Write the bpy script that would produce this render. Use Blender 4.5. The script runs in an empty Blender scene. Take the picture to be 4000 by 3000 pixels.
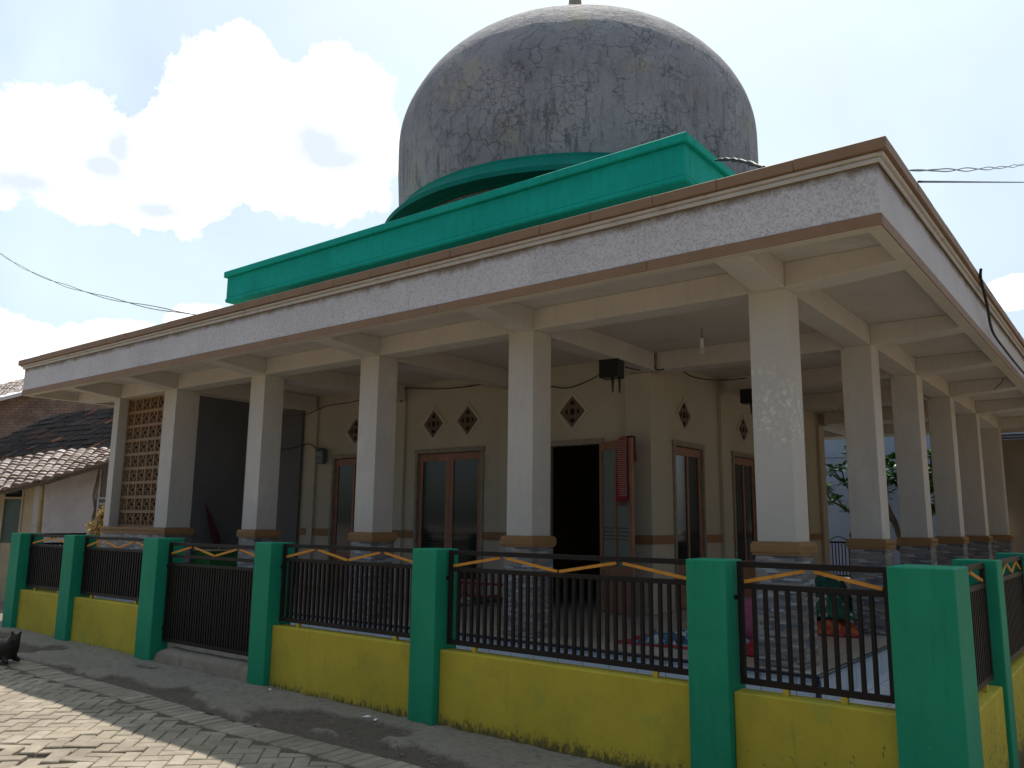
import bpy, bmesh, math, random
from mathutils import Vector, Matrix, noise
R = math.radians
random.seed(7)
S = bpy.context.scene
COL = S.collection

# ------------------------------------------------------------------ camera
cam_d = bpy.data.cameras.new('camera'); cam = bpy.data.objects.new('camera', cam_d)
COL.objects.link(cam); S.camera = cam
cam_d.sensor_width = 36; cam_d.lens = 28.73; cam_d.clip_end = 2000; cam_d.clip_start = .05
cr_ = Vector((0.79135111, 0.61126043, 0.01113997)); cu_ = Vector((0.09384801, -0.13946294, 0.98577007)); cf_ = Vector((-0.60411585, 0.77904478, 0.16772973))
CAM = Vector((2.4661, -7.2464, 1.2044))
cam.matrix_world = Matrix(((cr_.x, cu_.x, -cf_.x, CAM.x), (cr_.y, cu_.y, -cf_.y, CAM.y), (cr_.z, cu_.z, -cf_.z, CAM.z), (0, 0, 0, 1)))

# ------------------------------------------------------------------ light
SUN_EL, SUN_AZ = R(60), R(-30)        # azimuth from +Y towards +X
sd = Vector((math.sin(SUN_AZ) * math.cos(SUN_EL), math.cos(SUN_AZ) * math.cos(SUN_EL), math.sin(SUN_EL)))
sun_d = bpy.data.lights.new('sun', 'SUN'); sun = bpy.data.objects.new('sun', sun_d); COL.objects.link(sun)
sun_d.energy = 4.5; sun_d.angle = R(.55); sun_d.color = (1, .95, .86)
sun.rotation_euler = (-sd).to_track_quat('-Z', 'Y').to_euler()
S.view_settings.view_transform = 'Standard'; S.view_settings.look = 'None'
S.view_settings.exposure = 0.30; S.view_settings.gamma = 1; S.view_settings.use_curve_mapping = False

W = bpy.data.worlds.new('World'); S.world = W; W.use_nodes = True
nt = W.node_tree; nt.nodes.clear()
def N(nt, t, **k):
    n = nt.nodes.new(t)
    for a, b in k.items():
        if a == 'i':
            for q, v in b.items(): n.inputs[q].default_value = v
        else: setattr(n, a, b)
    return n
def L(nt, a, b): nt.links.new(a, b)
def M(nt, op, a, b=None, c=None, clamp=False):
    n = nt.nodes.new('ShaderNodeMath'); n.operation = op; n.use_clamp = clamp
    for i, v in enumerate((a, b, c)):
        if v is None: continue
        if isinstance(v, (int, float)): n.inputs[i].default_value = v
        else: nt.links.new(v, n.inputs[i])
    return n.outputs[0]
def ramp(nt, fac, *stops, interp='LINEAR'):
    n = nt.nodes.new('ShaderNodeValToRGB'); n.color_ramp.interpolation = interp
    el = n.color_ramp.elements
    while len(el) < len(stops): el.new(.5)
    for e, (p, c) in zip(el, stops):
        e.position = p; e.color = (c, c, c, 1) if isinstance(c, (int, float)) else (*c, 1)
    if fac is not None: nt.links.new(fac, n.inputs[0])
    return n.outputs[0]
def mix(nt, f, a, b, mode='MIX'):
    n = nt.nodes.new('ShaderNodeMix'); n.data_type = 'RGBA'; n.blend_type = mode
    for s, v in ((0, f), (6, a), (7, b)):
        if isinstance(v, (int, float)): n.inputs[s].default_value = v
        elif isinstance(v, (tuple, list)): n.inputs[s].default_value = (*v[:3], 1)
        else: nt.links.new(v, n.inputs[s])
    return n.outputs[2]

def build_world():
    tc = N(nt, 'ShaderNodeTexCoord'); d = tc.outputs['Generated']
    sky = N(nt, 'ShaderNodeTexSky', sky_type='NISHITA', sun_disc=False)
    sky.sun_elevation = SUN_EL; sky.sun_rotation = SUN_AZ; sky.air_density = 1.0; sky.dust_density = 2.6; sky.ozone_density = 1.0
    # cumulus: soft lobes around a few sky directions, edges broken up by noise
    nz = N(nt, 'ShaderNodeTexNoise', i={'Scale': 9.0, 'Detail': 12.0, 'Roughness': .66}); L(nt, d, nz.inputs['Vector'])
    nb = N(nt, 'ShaderNodeTexNoise', i={'Scale': 2.3, 'Detail': 3.0, 'Roughness': .5}); L(nt, d, nb.inputs['Vector'])
    def lobe(az, el, ra, re, w=1.0):
        v = Vector((math.sin(R(az)) * math.cos(R(el)), math.cos(R(az)) * math.cos(R(el)), math.sin(R(el))))
        e1 = Vector((math.cos(R(az)), -math.sin(R(az)), 0)); e2 = v.cross(e1)
        def dot(a):
            n = nt.nodes.new('ShaderNodeVectorMath'); n.operation = 'DOT_PRODUCT'
            L(nt, d, n.inputs[0]); n.inputs[1].default_value = a; return n.outputs['Value']
        a = M(nt, 'DIVIDE', dot(e1), math.sin(R(ra))); b = M(nt, 'DIVIDE', dot(e2), math.sin(R(re)))
        r2 = M(nt, 'ADD', M(nt, 'MULTIPLY', a, a), M(nt, 'MULTIPLY', b, b))
        front = M(nt, 'GREATER_THAN', dot(v), 0)
        return M(nt, 'MULTIPLY', M(nt, 'SUBTRACT', 1.0, M(nt, 'POWER', r2, .5), clamp=True), front if w == 1.0 else M(nt, 'MULTIPLY', front, w))
    s = None
    for l in CLOUDS:
        o = lobe(*l); s = o if s is None else M(nt, 'MAXIMUM', s, o)
    edge = M(nt, 'ADD', M(nt, 'ADD', s, M(nt, 'MULTIPLY', M(nt, 'SUBTRACT', nz.outputs[0], .5), 1.15)), M(nt, 'MULTIPLY', M(nt, 'SUBTRACT', nb.outputs[0], .5), .25))
    gate = M(nt, 'GREATER_THAN', s, .015)
    mask = M(nt, 'MULTIPLY', ramp(nt, edge, (.29, 0), (.37, 1)), gate)
    hole = None
    for l in HOLES:
        o = lobe(*l); hole = o if hole is None else M(nt, 'MAXIMUM', hole, o)
    hm = M(nt, 'MULTIPLY', M(nt, 'ADD', hole, M(nt, 'MULTIPLY', M(nt, 'SUBTRACT', nz.outputs[0], .5), 1.5)), M(nt, 'GREATER_THAN', hole, .01))
    hol = ramp(nt, hm, (.18, 0), (.75, .9))
    # faint high veil
    nv = N(nt, 'ShaderNodeTexNoise', i={'Scale': 3.0, 'Detail': 4.0, 'Roughness': .5, 'Distortion': .6}); L(nt, d, nv.inputs['Vector'])
    veil = ramp(nt, nv.outputs[0], (.25, .3), (.68, .85))
    # the haze is brightest around the sun and thin on the far side of the sky
    dn = nt.nodes.new('ShaderNodeVectorMath'); dn.operation = 'DOT_PRODUCT'; L(nt, d, dn.inputs[0]); dn.inputs[1].default_value = sd
    veil = M(nt, 'MULTIPLY', veil, ramp(nt, dn.outputs['Value'], (.15, .08), (.60, 1)))
    base = mix(nt, 1.0, sky.outputs[0], (1.0, 1.015, 1.07), 'MULTIPLY')
    c1 = mix(nt, veil, base, VEIL)
    c2 = mix(nt, mask, c1, mix(nt, hol, CLOUDC, (5.6, 6.25, 7.2)))
    bg = N(nt, 'ShaderNodeBackground'); L(nt, c2, bg.inputs[0]); bg.inputs[1].default_value = SKY
    out = N(nt, 'ShaderNodeOutputWorld'); L(nt, bg.outputs[0], out.inputs[0])
SKY = .112
VEIL = (6.5, 7.75, 8.0); CLOUDC = (10.2, 10.3, 10.3)
# azimuth, elevation, half-width, half-height (degrees)
CLOUDS = [(-58.3, 25.0, 7.5, 7.9), (-50.6, 25.4, 6.6, 7.1), (-67.3, 22.0, 9.7, 5.3), (-54.5, 23.4, 8.9, 5.2), (-74, 21.4, 7.6, 5.7), (-61.5, 22.1, 7.9, 6.0),
          (-71, 9.3, 8.1, 4.1), (-63.8, 9.8, 7.6, 3.6), (-59.3, 12.4, 2.8, 2.2), (-5.2, 14.0, 2.5, 1.5)]
HOLES = [(-52.0, 24.9, 3.9, 2.7), (-51.2, 24.4, 4.8, 1.7), (-65.0, 23.2, 1.9, 2.9), (-65.9, 21.7, 2.9, 1.7), (-70.2, 19.8, 3.9, 1.9), (-62.5, 19.6, 3, 1.2)]
build_world()

# ------------------------------------------------------------------ materials
MATS = {}
def newmat(name):
    m = bpy.data.materials.new(name); m.use_nodes = True
    b = m.node_tree.nodes['Principled BSDF']; MATS[name] = m
    return m, m.node_tree, b
def pos(nt): return N(nt, 'ShaderNodeNewGeometry').outputs['Position']
def nse(nt, vec, sc, det=4, ro=.55, stretch=None, dist=0):
    n = N(nt, 'ShaderNodeTexNoise', i={'Scale': sc, 'Detail': det, 'Roughness': ro, 'Distortion': dist})
    if stretch:
        mp = N(nt, 'ShaderNodeMapping'); mp.inputs['Scale'].default_value = stretch; L(nt, vec, mp.inputs[0]); vec = mp.outputs[0]
    L(nt, vec, n.inputs['Vector']); return n.outputs[0]
def bump(nt, b, h, st, dist=.01, prev=None):
    n = N(nt, 'ShaderNodeBump', i={'Strength': st, 'Distance': dist}); L(nt, h, n.inputs['Height'])
    if prev is not None: L(nt, prev, n.inputs['Normal'])
    L(nt, n.outputs[0], b.inputs['Normal']); return n.outputs[0]
def sepz(nt, v, ax=2):
    s = N(nt, 'ShaderNodeSeparateXYZ'); L(nt, v, s.inputs[0]); return s.outputs[ax]
def paint(name, col, rough=.6, var=.12, vsc=2.0, bst=.15, bsc=40, dark=None, spec=.25, stain=None, grime=0.0):
    """painted / plastered surface: broad tone variation, fine grain, optional blotches"""
    m, t, b = newmat(name); p = pos(t)
    n1 = nse(t, p, vsc, 5, .6); n2 = nse(t, p, vsc * 7, 4, .6)
    lo = tuple(c * (1 - var) for c in col); hi = tuple(min(1, c * (1 + var)) for c in col)
    c = mix(t, ramp(t, n1, (.3, 0), (.7, 1)), lo, hi)
    c = mix(t, M(t, 'MULTIPLY', ramp(t, n2, (.45, 0), (.8, 1)), .35), c, tuple(k * (1 - var * 1.6) for k in col))
    if stain:
        sc, amt, lo_, hi_ = stain[1:]
        s = ramp(t, nse(t, p, sc, 7, .65, dist=.4), (lo_, 0), (hi_, amt)); c = mix(t, s, c, stain[0])
    if grime:
        g = ramp(t, nse(t, p, 5, 6, .65, stretch=(3, 3, .35)), (.5, 0), (.8, grime)); c = mix(t, g, c, tuple(k * .45 for k in col))
    L(t, c, b.inputs['Base Color']); b.inputs['Roughness'].default_value = rough; b.inputs['Specular IOR Level'].default_value = spec
    bump(t, b, nse(t, p, bsc, 5, .6), bst, .006)
    return m

paint('cream', (.575, .52, .465), .55, .07, 1.1, .12, 30, stain=((.68, .64, .55), 2.2, .4, .56, .66), grime=.22)
paint('soffit', (.55, .50, .42), .7, .10, .8, .15, 20, stain=((.68, .62, .48), 3.0, .6, .58, .66), grime=.0)
paint('ceiling', (.54, .49, .44), .75, .08, .7, .12, 15, stain=((.36, .33, .27), 1.6, .5, .56, .7))
paint('hallwall', (.50, .44, .345), .65, .07, .8, .12, 25, stain=((.36, .33, .27), 2.1, .45, .62, .68))
paint('endwall_shaded', (.26, .215, .16), .8, .15, 1.2, .15, 25)  # cream end wall; its deep shade is painted in as this darker colour
paint('charcoal', (.125, .12, .12), .7, .1, 1.2, .1, 30)
paint('brownband', (.30, .155, .068), .6, .1, 6, .15, 60)
paint('browncap', (.27, .155, .09), .6, .10, 3, .15, 50, stain=((.22, .16, .11), 6, .5, .6, .7))
paint('moulding', (.58, .53, .48), .6, .08, 4, .1, 50, stain=((.30, .22, .14), 5, .5, .55, .68))
paint('keyband', (.34, .19, .082), .55, .08, 8, .1, 90)
paint('brownscreen', (.30, .19, .11), .65, .08, 5, .12, 70)
paint('brownplate', (.165, .108, .068), .6, .1, 8, .1, 60)
paint('backing', (.10, .085, .07), .9, .1, 4, .1, 40)
paint('hole', (.012, .012, .013), .9, .0, 5, .0, 20)  # near-black stand-in for the darkness inside the vent holes
paint('teal_parapet', (.008, .355, .26), .7, .12, 1.5, .4, 12, spec=.10, grime=.4, stain=((.02, .22, .15), 2.0, .35, .55, .7))
paint('teal_dark', (.006, .19, .14), .75, .14, 2.0, .2, 25, spec=.10, stain=((.03, .16, .13), 2.5, .6, .5, .65))
paint('iron', (.014, .011, .011), .5, .15, 10, .1, 120, spec=.22)
paint('orangebar', (.62, .27, .04), .5, .12, 14, .1, 100, stain=((.25, .12, .03), 20, .6, .58, .66))
paint('yellowbracket', (.5, .38, .05), .6, .1, 10, .1, 60)
paint('wood', (.34, .165, .105), .45, .18, 5, .1, 60, grime=.3)
paint('casing', (.30, .26, .205), .8, .18, 12, .3, 60)
paint('concrete', (.25, .215, .175), .85, .16, 4, .5, 30, stain=((.18, .15, .12), 5, .6, .52, .62))
paint('slabtop', (.25, .24, .22), .9, .2, 2, .4, 20)
paint('slab_low_bounce', (.07, .07, .06), .9, .2, 2, .4, 20)  # slab colour darkened to cut light bounced up under the dome ring
paint('plaster_white', (.62, .57, .56), .8, .1, 1.5, .3, 30, stain=((.28, .20, .14), 1.3, .5, .58, .75), grime=.25)
paint('plaster_cream', (.50, .40, .26), .8, .1, 2, .2, 30, grime=.2)
paint('plaster_shade_blue', (.29, .33, .43), .8, .08, .7, .2, 20, stain=((.35, .38, .44), 1.4, .45, .56, .68))  # white rear wall, with its bluish shade painted into the colour
paint('bamboo', (.38, .26, .10), .5, .15, 8, .1, 40)
paint('timber', (.13, .09, .06), .8, .25, 8, .4, 50)
paint('black_plastic', (.012, .012, .013), .35, .1, 8, .05, 60, spec=.5)
paint('cable', (.015, .015, .017), .5, .1, 8, .0, 60)
paint('cable_grey', (.16, .16, .17), .5, .1, 8, .0, 60)
paint('white_plastic', (.7, .7, .68), .35, .04, 8, .0, 60)
paint('grey_plastic', (.10, .11, .12), .4, .1, 8, .0, 60)
paint('green_plastic', (.03, .14, .035), .4, .1, 6, .0, 60)
paint('darkred_cloth', (.085, .018, .024), .9, .2, 20, .3, 90)
paint('red_cloth', (.30, .03, .035), .9, .2, 9, .3, 60)
paint('pink_cloth', (.38, .10, .15), .9, .2, 12, .3, 60)
paint('green_cloth', (.02, .10, .06), .9, .25, 10, .4, 50)
paint('cat_fur', (.028, .024, .021), .85, .3, 30, .5, 180)
paint('bark', (.10, .075, .055), .85, .2, 12, .5, 50)
paint('door_green', (.10, .14, .12), .3, .1, 4, .0, 60)
paint('paper', (.75, .75, .75), .7, .05, 10, .1, 60)
paint('stone_bit', (.24, .20, .17), .9, .25, 30, .4, 90)
paint('eye', (.35, .30, .03), .2, .1, 10, .0, 60)

def brickmat(name, c1, c2, mortar, w, h, ms, off=.5, rough=.4, bst=.3, var=.2, extra=None, coat=0, squash=1.0):
    m, t, b = newmat(name); uv = N(t, 'ShaderNodeUVMap').outputs[0]
    br = N(t, 'ShaderNodeTexBrick', i={'Scale': 1.0, 'Mortar Size': ms, 'Mortar Smooth': .1, 'Brick Width': w, 'Row Height': h, 'Color1': (*c1, 1), 'Color2': (*c2, 1), 'Mortar': (*mortar, 1), 'Bias': 0.0})
    br.offset = off; L(t, uv, br.inputs['Vector'])
    c = br.outputs[0]; p = pos(t)
    c = mix(t, 1.0, c, ramp(t, nse(t, p, 3, 5, .6), (.3, 1 - var), (.7, 1 + var)), 'MULTIPLY')
    if extra: c = extra(t, c, uv, p)
    L(t, c, b.inputs['Base Color']); b.inputs['Roughness'].default_value = rough
    h_ = mix(t, .35, M(t, 'SUBTRACT', 1.0, br.outputs['Fac']), nse(t, p, 60, 4, .6))
    bump(t, b, h_, bst, .004); return m
brickmat('white_tile', (.62, .65, .71), (.58, .62, .69), (.20, .22, .26), .30, .30, .004, off=0.0, rough=.15, bst=.1, var=.04)
brickmat('floor_tile', (.42, .37, .30), (.40, .35, .285), (.22, .20, .17), .30, .30, .003, off=0.0, rough=.22, bst=.1, var=.06)
brickmat('red_brick', (.26, .16, .115), (.20, .12, .09), (.13, .10, .085), .24, .085, .012, rough=.9, bst=.8, var=.3)

def ledger():
    m, t, b = newmat('ledger_tile'); uv = N(t, 'ShaderNodeUVMap').outputs[0]; p = pos(t)
    sx = N(t, 'ShaderNodeSeparateXYZ'); L(t, uv, sx.inputs[0]); U, V = sx.outputs[0], sx.outputs[1]
    row = M(t, 'FLOOR', M(t, 'DIVIDE', V, .0205))
    wn = N(t, 'ShaderNodeTexWhiteNoise', noise_dimensions='1D'); L(t, row, wn.inputs['W'])
    wid = M(t, 'ADD', .095, M(t, 'MULTIPLY', wn.outputs[0], .10))
    uu = M(t, 'DIVIDE', M(t, 'ADD', U, M(t, 'MULTIPLY', wn.outputs[0], 7.3)), wid)
    cell = M(t, 'FLOOR', uu); cv = N(t, 'ShaderNodeCombineXYZ'); L(t, cell, cv.inputs[0]); L(t, row, cv.inputs[1])
    w2 = N(t, 'ShaderNodeTexWhiteNoise', noise_dimensions='2D'); L(t, cv.outputs[0], w2.inputs['Vector'])
    c = ramp(t, w2.outputs[0], (0, (.060, .065, .09)), (.16, (.22, .19, .175)), (.34, (.33, .30, .275)), (.50, (.11, .12, .15)), (.62, (.25, .18, .13)), (.76, (.40, .40, .42)), (.86, (.15, .135, .125)), (.95, (.08, .09, .125)), interp='CONSTANT')
    fu = M(t, 'FRACT', uu); fv = M(t, 'FRACT', M(t, 'DIVIDE', V, .0205))
    j = M(t, 'MAXIMUM', M(t, 'LESS_THAN', fu, .035), M(t, 'LESS_THAN', fv, .10))
    c = mix(t, M(t, 'MULTIPLY', j, .6), c, (.09, .085, .08))
    c = mix(t, .22, c, ramp(t, nse(t, p, 30, 5, .7, stretch=(1, 1, 3)), (.3, .12), (.7, .45)))
    L(t, c, b.inputs['Base Color']); b.inputs['Roughness'].default_value = .38
    hh = M(t, 'SUBTRACT', M(t, 'MULTIPLY', w2.outputs[0], .6), j)
    bump(t, b, hh, .35, .004)
ledger()

def greenpost():
    m, t, b = newmat('green_paint'); p = pos(t); z = sepz(t, p)
    c = mix(t, ramp(t, nse(t, p, 1.5, 5, .6), (.3, 0), (.7, 1)), (.012, .225, .125), (.018, .29, .162))
    c = mix(t, ramp(t, nse(t, p, 9, 6, .7, stretch=(1, 1, .4)), (.6, 0), (.75, .35)), c, (.03, .20, .12))
    c = mix(t, ramp(t, nse(t, p, 4.5, 7, .7, stretch=(1.6, 1.6, .25)), (.50, 0), (.72, .45)), c, (.035, .30, .19))
    c = mix(t, ramp(t, nse(t, p, 7, 7, .75, stretch=(2.2, 2.2, .16)), (.58, 0), (.74, .5)), c, (.012, .13, .08))
    c = mix(t, ramp(t, nse(t, p, 26, 5, .7), (.70, 0), (.715, .8)), c, (.28, .27, .22))
    # splashed mud at the foot of each post
    low = M(t, 'ADD', M(t, 'MULTIPLY', M(t, 'ADD', z, .60), -3.2), M(t, 'MULTIPLY', nse(t, p, 12, 6, .7), 1.3))
    c = mix(t, ramp(t, low, (.45, 0), (.95, .75)), c, (.09, .085, .06))
    L(t, c, b.inputs['Base Color']); b.inputs['Roughness'].default_value = .6; b.inputs['Specular IOR Level'].default_value = .16
    bump(t, b, nse(t, p, 35, 6, .65), .22, .006)
greenpost()
def yellowwall():
    m, t, b = newmat('yellow_paint'); p = pos(t); z = sepz(t, p)
    c = mix(t, ramp(t, nse(t, p, 1.1, 5, .6), (.3, 0), (.7, 1)), (.43, .35, .045), (.57, .465, .058))
    c = mix(t, ramp(t, nse(t, p, 2.4, 6, .7), (.52, 0), (.75, .6)), c, (.28, .255, .06))
    c = mix(t, ramp(t, nse(t, p, 6, 7, .75, stretch=(2.0, 2.0, .18)), (.57, 0), (.76, .45)), c, (.22, .19, .05))
    c = mix(t, ramp(t, nse(t, p, 1.7, 3, .6), (.63, 0), (.72, .30)), c, (.16, .33, .08))
    low = M(t, 'ADD', M(t, 'MULTIPLY', M(t, 'ADD', z, .60), -4.2), M(t, 'MULTIPLY', nse(t, p, 24, 8, .8, stretch=(1.6, 1.6, .7)), 2.3))
    c = mix(t, ramp(t, low, (.68, 0), (1.2, .9)), c, (.085, .072, .045))
    # flaked spots, mostly low near the right-hand bay
    x = sepz(t, p, 0)
    fl = M(t, 'ADD', nse(t, p, 22, 6, .75, stretch=(1, 1, .7)), M(t, 'MULTIPLY', M(t, 'ADD', M(t, 'MULTIPLY', z, -.22), M(t, 'MULTIPLY', x, .05)), 1.0))
    c = mix(t, ramp(t, fl, (.705, 0), (.735, .85)), c, (.13, .085, .07))
    vo = N(t, 'ShaderNodeTexVoronoi', feature='DISTANCE_TO_EDGE', i={'Scale': 1.3}); dv = N(t, 'ShaderNodeVectorMath'); dv.operation = 'ADD'
    nz = N(t, 'ShaderNodeTexNoise', i={'Scale': 3.0, 'Detail': 5.0}); L(t, p, nz.inputs['Vector']); L(t, p, dv.inputs[0]); L(t, nz.outputs['Color'], dv.inputs[1]); L(t, dv.outputs[0], vo.inputs['Vector'])
    crk = M(t, 'MULTIPLY', M(t, 'LESS_THAN', vo.outputs['Distance'], .0035), ramp(t, nse(t, p, .9, 2, .5), (.56, 0), (.62, .7)))
    c = mix(t, crk, c, (.10, .08, .03))
    L(t, c, b.inputs['Base Color']); b.inputs['Roughness'].default_value = .7; b.inputs['Specular IOR Level'].default_value = .14
    bump(t, b, nse(t, p, 28, 6, .65), .3, .007)
yellowwall()
def stucco():
    m, t, b = newmat('stucco'); p = pos(t); z = sepz(t, p)
    n = nse(t, p, 58, 4, .6, dist=.5); n2 = nse(t, p, 90, 3, .6)
    pits = ramp(t, n, (.34, 1), (.44, 0))
    c = mix(t, ramp(t, nse(t, p, 1.2, 4, .6), (.3, 0), (.7, 1)), (.60, .55, .55), (.70, .645, .645))
    c = mix(t, M(t, 'MULTIPLY', pits, .42), c, (.27, .22, .19))
    up = M(t, 'ADD', M(t, 'MULTIPLY', M(t, 'SUBTRACT', z, 3.83), 6.0), M(t, 'MULTIPLY', nse(t, p, 5, 6, .7, stretch=(1, 1, .5)), 1.0))
    c = mix(t, ramp(t, up, (.62, 0), (1.15, .85)), c, (.20, .14, .085))
    st = M(t, 'MULTIPLY', ramp(t, nse(t, p, 5, 6, .7, stretch=(2.4, 2.4, .15)), (.58, 0), (.80, .38)), 1.0)
    c = mix(t, st, c, (.24, .18, .13))
    L(t, c, b.inputs['Base Color']); b.inputs['Roughness'].default_value = .8
    h = M(t, 'ADD', ramp(t, n, (.34, 0), (.50, 1)), M(t, 'MULTIPLY', n2, .3)); bump(t, b, h, .65, .008)
stucco()
def cornerpaint():
    """the near corner column: the same cream paint with a flaked, blistered patch"""
    m, t, b = newmat('cream_flaked'); p = pos(t); z = sepz(t, p)
    c = mix(t, ramp(t, nse(t, p, 1.1, 5, .6), (.3, 0), (.7, 1)), (.54, .49, .435), (.61, .56, .50))
    vo = N(t, 'ShaderNodeTexVoronoi', i={'Scale': 14.0, 'Randomness': 1.0}); vo.feature = 'DISTANCE_TO_EDGE'; wz = N(t, 'ShaderNodeTexNoise', i={'Scale': 9.0, 'Detail': 5.0}); L(t, p, wz.inputs['Vector']); wv = N(t, 'ShaderNodeVectorMath', operation='MULTIPLY_ADD'); wv.inputs[1].default_value = (.13, .13, .13); L(t, wz.outputs['Color'], wv.inputs[0]); L(t, p, wv.inputs[2]); L(t, wv.outputs[0], vo.inputs['Vector'])
    zone = M(t, 'MULTIPLY', ramp(t, z, (0, 0), (1, 1)), 1.0)
    band = M(t, 'SUBTRACT', 1.0, M(t, 'ABSOLUTE', M(t, 'DIVIDE', M(t, 'SUBTRACT', z, 2.25), .72)), clamp=True)
    nn = nse(t, p, 5.5, 4, .6)
    msk = ramp(t, M(t, 'ADD', M(t, 'MULTIPLY', band, .35), nn), (.66, 0), (.80, 1))
    cell = M(t, 'MULTIPLY', ramp(t, vo.outputs['Distance'], (.02, 0), (.16, 1)), ramp(t, nse(t, p, 16, 3, .6), (.40, 0), (.58, 1)))
    f = M(t, 'MULTIPLY', msk, cell)
    c = mix(t, M(t, 'MULTIPLY', f, .8), c, (.80, .74, .64))
    c = mix(t, M(t, 'MULTIPLY', M(t, 'MULTIPLY', msk, M(t, 'SUBTRACT', 1.0, cell)), .16), c, (.40, .36, .30))
    L(t, c, b.inputs['Base Color']); b.inputs['Roughness'].default_value = .5
    bump(t, b, f, .4, .004)
cornerpaint()
def domemat():
    m, t, b = newmat('dome_cement'); p = pos(t); z = sepz(t, p)
    c = mix(t, ramp(t, nse(t, p, .55, 5, .6), (.33, 0), (.67, 1)), (.27, .255, .268), (.40, .375, .375))
    c = mix(t, ramp(t, nse(t, p, 1.2, 3, .5), (.58, 0), (.70, .5)), c, (.40, .34, .24))
    c = mix(t, ramp(t, nse(t, p, 3.4, 7, .72, stretch=(1, 1, .30)), (.50, .0), (.80, .32)), c, (.44, .42, .41))
    lowz = ramp(t, M(t, 'MULTIPLY', M(t, 'SUBTRACT', 9.9, z), .45), (0, .0), (1, 1))
    sk = M(t, 'MULTIPLY', ramp(t, nse(t, p, 6.5, 8, .78, stretch=(1, 1, .16)), (.50, 0), (.62, .80)), lowz)
    c = mix(t, M(t, 'MULTIPLY', sk, .8), c, (.062, .062, .072))
    blot = M(t, 'MULTIPLY', ramp(t, nse(t, p, 3.6, 7, .7), (.57, 0), (.70, .55)), lowz); c = mix(t, blot, c, (.075, .072, .075))
    c = mix(t, ramp(t, nse(t, p, .8, 6, .65, dist=.5), (.50, 0), (.64, .5)), c, (.155, .155, .175))
    # map cracking
    nz = N(t, 'ShaderNodeTexNoise', i={'Scale': 2.2, 'Detail': 6.0, 'Roughness': .6}); L(t, p, nz.inputs['Vector'])
    dv = N(t, 'ShaderNodeVectorMath', operation='MULTIPLY_ADD'); dv.inputs[1].default_value = (.55, .55, .55); L(t, nz.outputs['Color'], dv.inputs[0]); L(t, p, dv.inputs[2])
    def crack(sc, th, msc, lo, hi):
        vo = N(t, 'ShaderNodeTexVoronoi', feature='DISTANCE_TO_EDGE', i={'Scale': sc}); L(t, dv.outputs[0], vo.inputs['Vector'])
        mk = ramp(t, nse(t, p, msc, 3, .5), (lo, 0), (hi, 1))
        w = M(t, 'MULTIPLY', mk, th)
        return M(t, 'MULTIPLY', M(t, 'LESS_THAN', vo.outputs['Distance'], w), 1.0)
    k = M(t, 'MAXIMUM', crack(2.2, .034, .8, .47, .66), crack(5.0, .040, 1.1, .46, .70))
    k = M(t, 'MULTIPLY', k, ramp(t, M(t, 'SUBTRACT', 11.2, z), (.0, 0), (.6, 1)))
    k = M(t, 'MULTIPLY', k, ramp(t, M(t, 'ADD', M(t, 'MULTIPLY', sepz(t, p, 0), .2), M(t, 'ADD', 1.75, M(t, 'MULTIPLY', sepz(t, p, 1), -.02))), (.10, .18), (.5, .8)))
    c = mix(t, M(t, 'MULTIPLY', k, .65), c, (.05, .052, .06))
    # paler re-rendered coat towards the crown, ragged edge, lightened further as painted sunlight
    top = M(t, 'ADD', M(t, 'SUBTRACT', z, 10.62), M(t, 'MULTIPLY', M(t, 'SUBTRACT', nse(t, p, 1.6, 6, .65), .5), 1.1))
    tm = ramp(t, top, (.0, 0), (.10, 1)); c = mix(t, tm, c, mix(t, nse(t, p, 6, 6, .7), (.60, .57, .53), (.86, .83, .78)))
    L(t, c, b.inputs['Base Color']); b.inputs['Roughness'].default_value = .85; b.inputs['Specular IOR Level'].default_value = .25
    h = M(t, 'ADD', M(t, 'ADD', nse(t, p, 3.2, 8, .7), M(t, 'MULTIPLY', k, -.5)), M(t, 'MULTIPLY', tm, .25)); bump(t, b, h, .85, .09)
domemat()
def rand_island(name, stops, rough=.85, bst=.4, bsc=50, vary=.3, stain=None):
    m, t, b = newmat(name); g = N(t, 'ShaderNodeNewGeometry'); p = g.outputs['Position']
    c = ramp(t, g.outputs['Random Per Island'], *stops, interp='CONSTANT')
    c = mix(t, 1.0, c, ramp(t, nse(t, p, 6, 6, .65), (.3, 1 - vary), (.7, 1 + vary)), 'MULTIPLY')
    if stain:
        s = ramp(t, nse(t, p, stain[1], 6, .7), (stain[2], 0), (stain[3], stain[4])); c = mix(t, s, c, stain[0])
    L(t, c, b.inputs['Base Color']); b.inputs['Roughness'].default_value = rough
    bump(t, b, nse(t, p, bsc, 5, .65), bst, .006); return m
rand_island('paver', [(0, (.285, .240, .180)), (.3, (.305, .258, .195)), (.6, (.268, .224, .168)), (.8, (.32, .275, .212))], bst=.6, vary=.22, stain=((.15, .12, .088), 1.3, .46, .66, .65))
rand_island('roof_light', [(0, (.30, .23, .20)), (.3, (.37, .30, .27)), (.55, (.24, .18, .155)), (.8, (.44, .37, .34))], vary=.35, stain=((.09, .08, .075), 9, .52, .62, .7))
rand_island('roof_dark', [(0, (.022, .017, .018)), (.35, (.035, .026, .025)), (.6, (.017, .015, .017)), (.84, (.08, .04, .026)), (.93, (.22, .08, .042)), (.97, (.03, .024, .024))], vary=.35)
rand_island('leaf', [(0, (.045, .13, .022)), (.4, (.07, .19, .03)), (.7, (.03, .09, .018)), (.88, (.12, .26, .04))], rough=.45, bst=.1)
rand_island('straw', [(0, (.55, .40, .12)), (.4, (.68, .52, .20)), (.7, (.42, .28, .08))], bst=.1)
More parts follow.
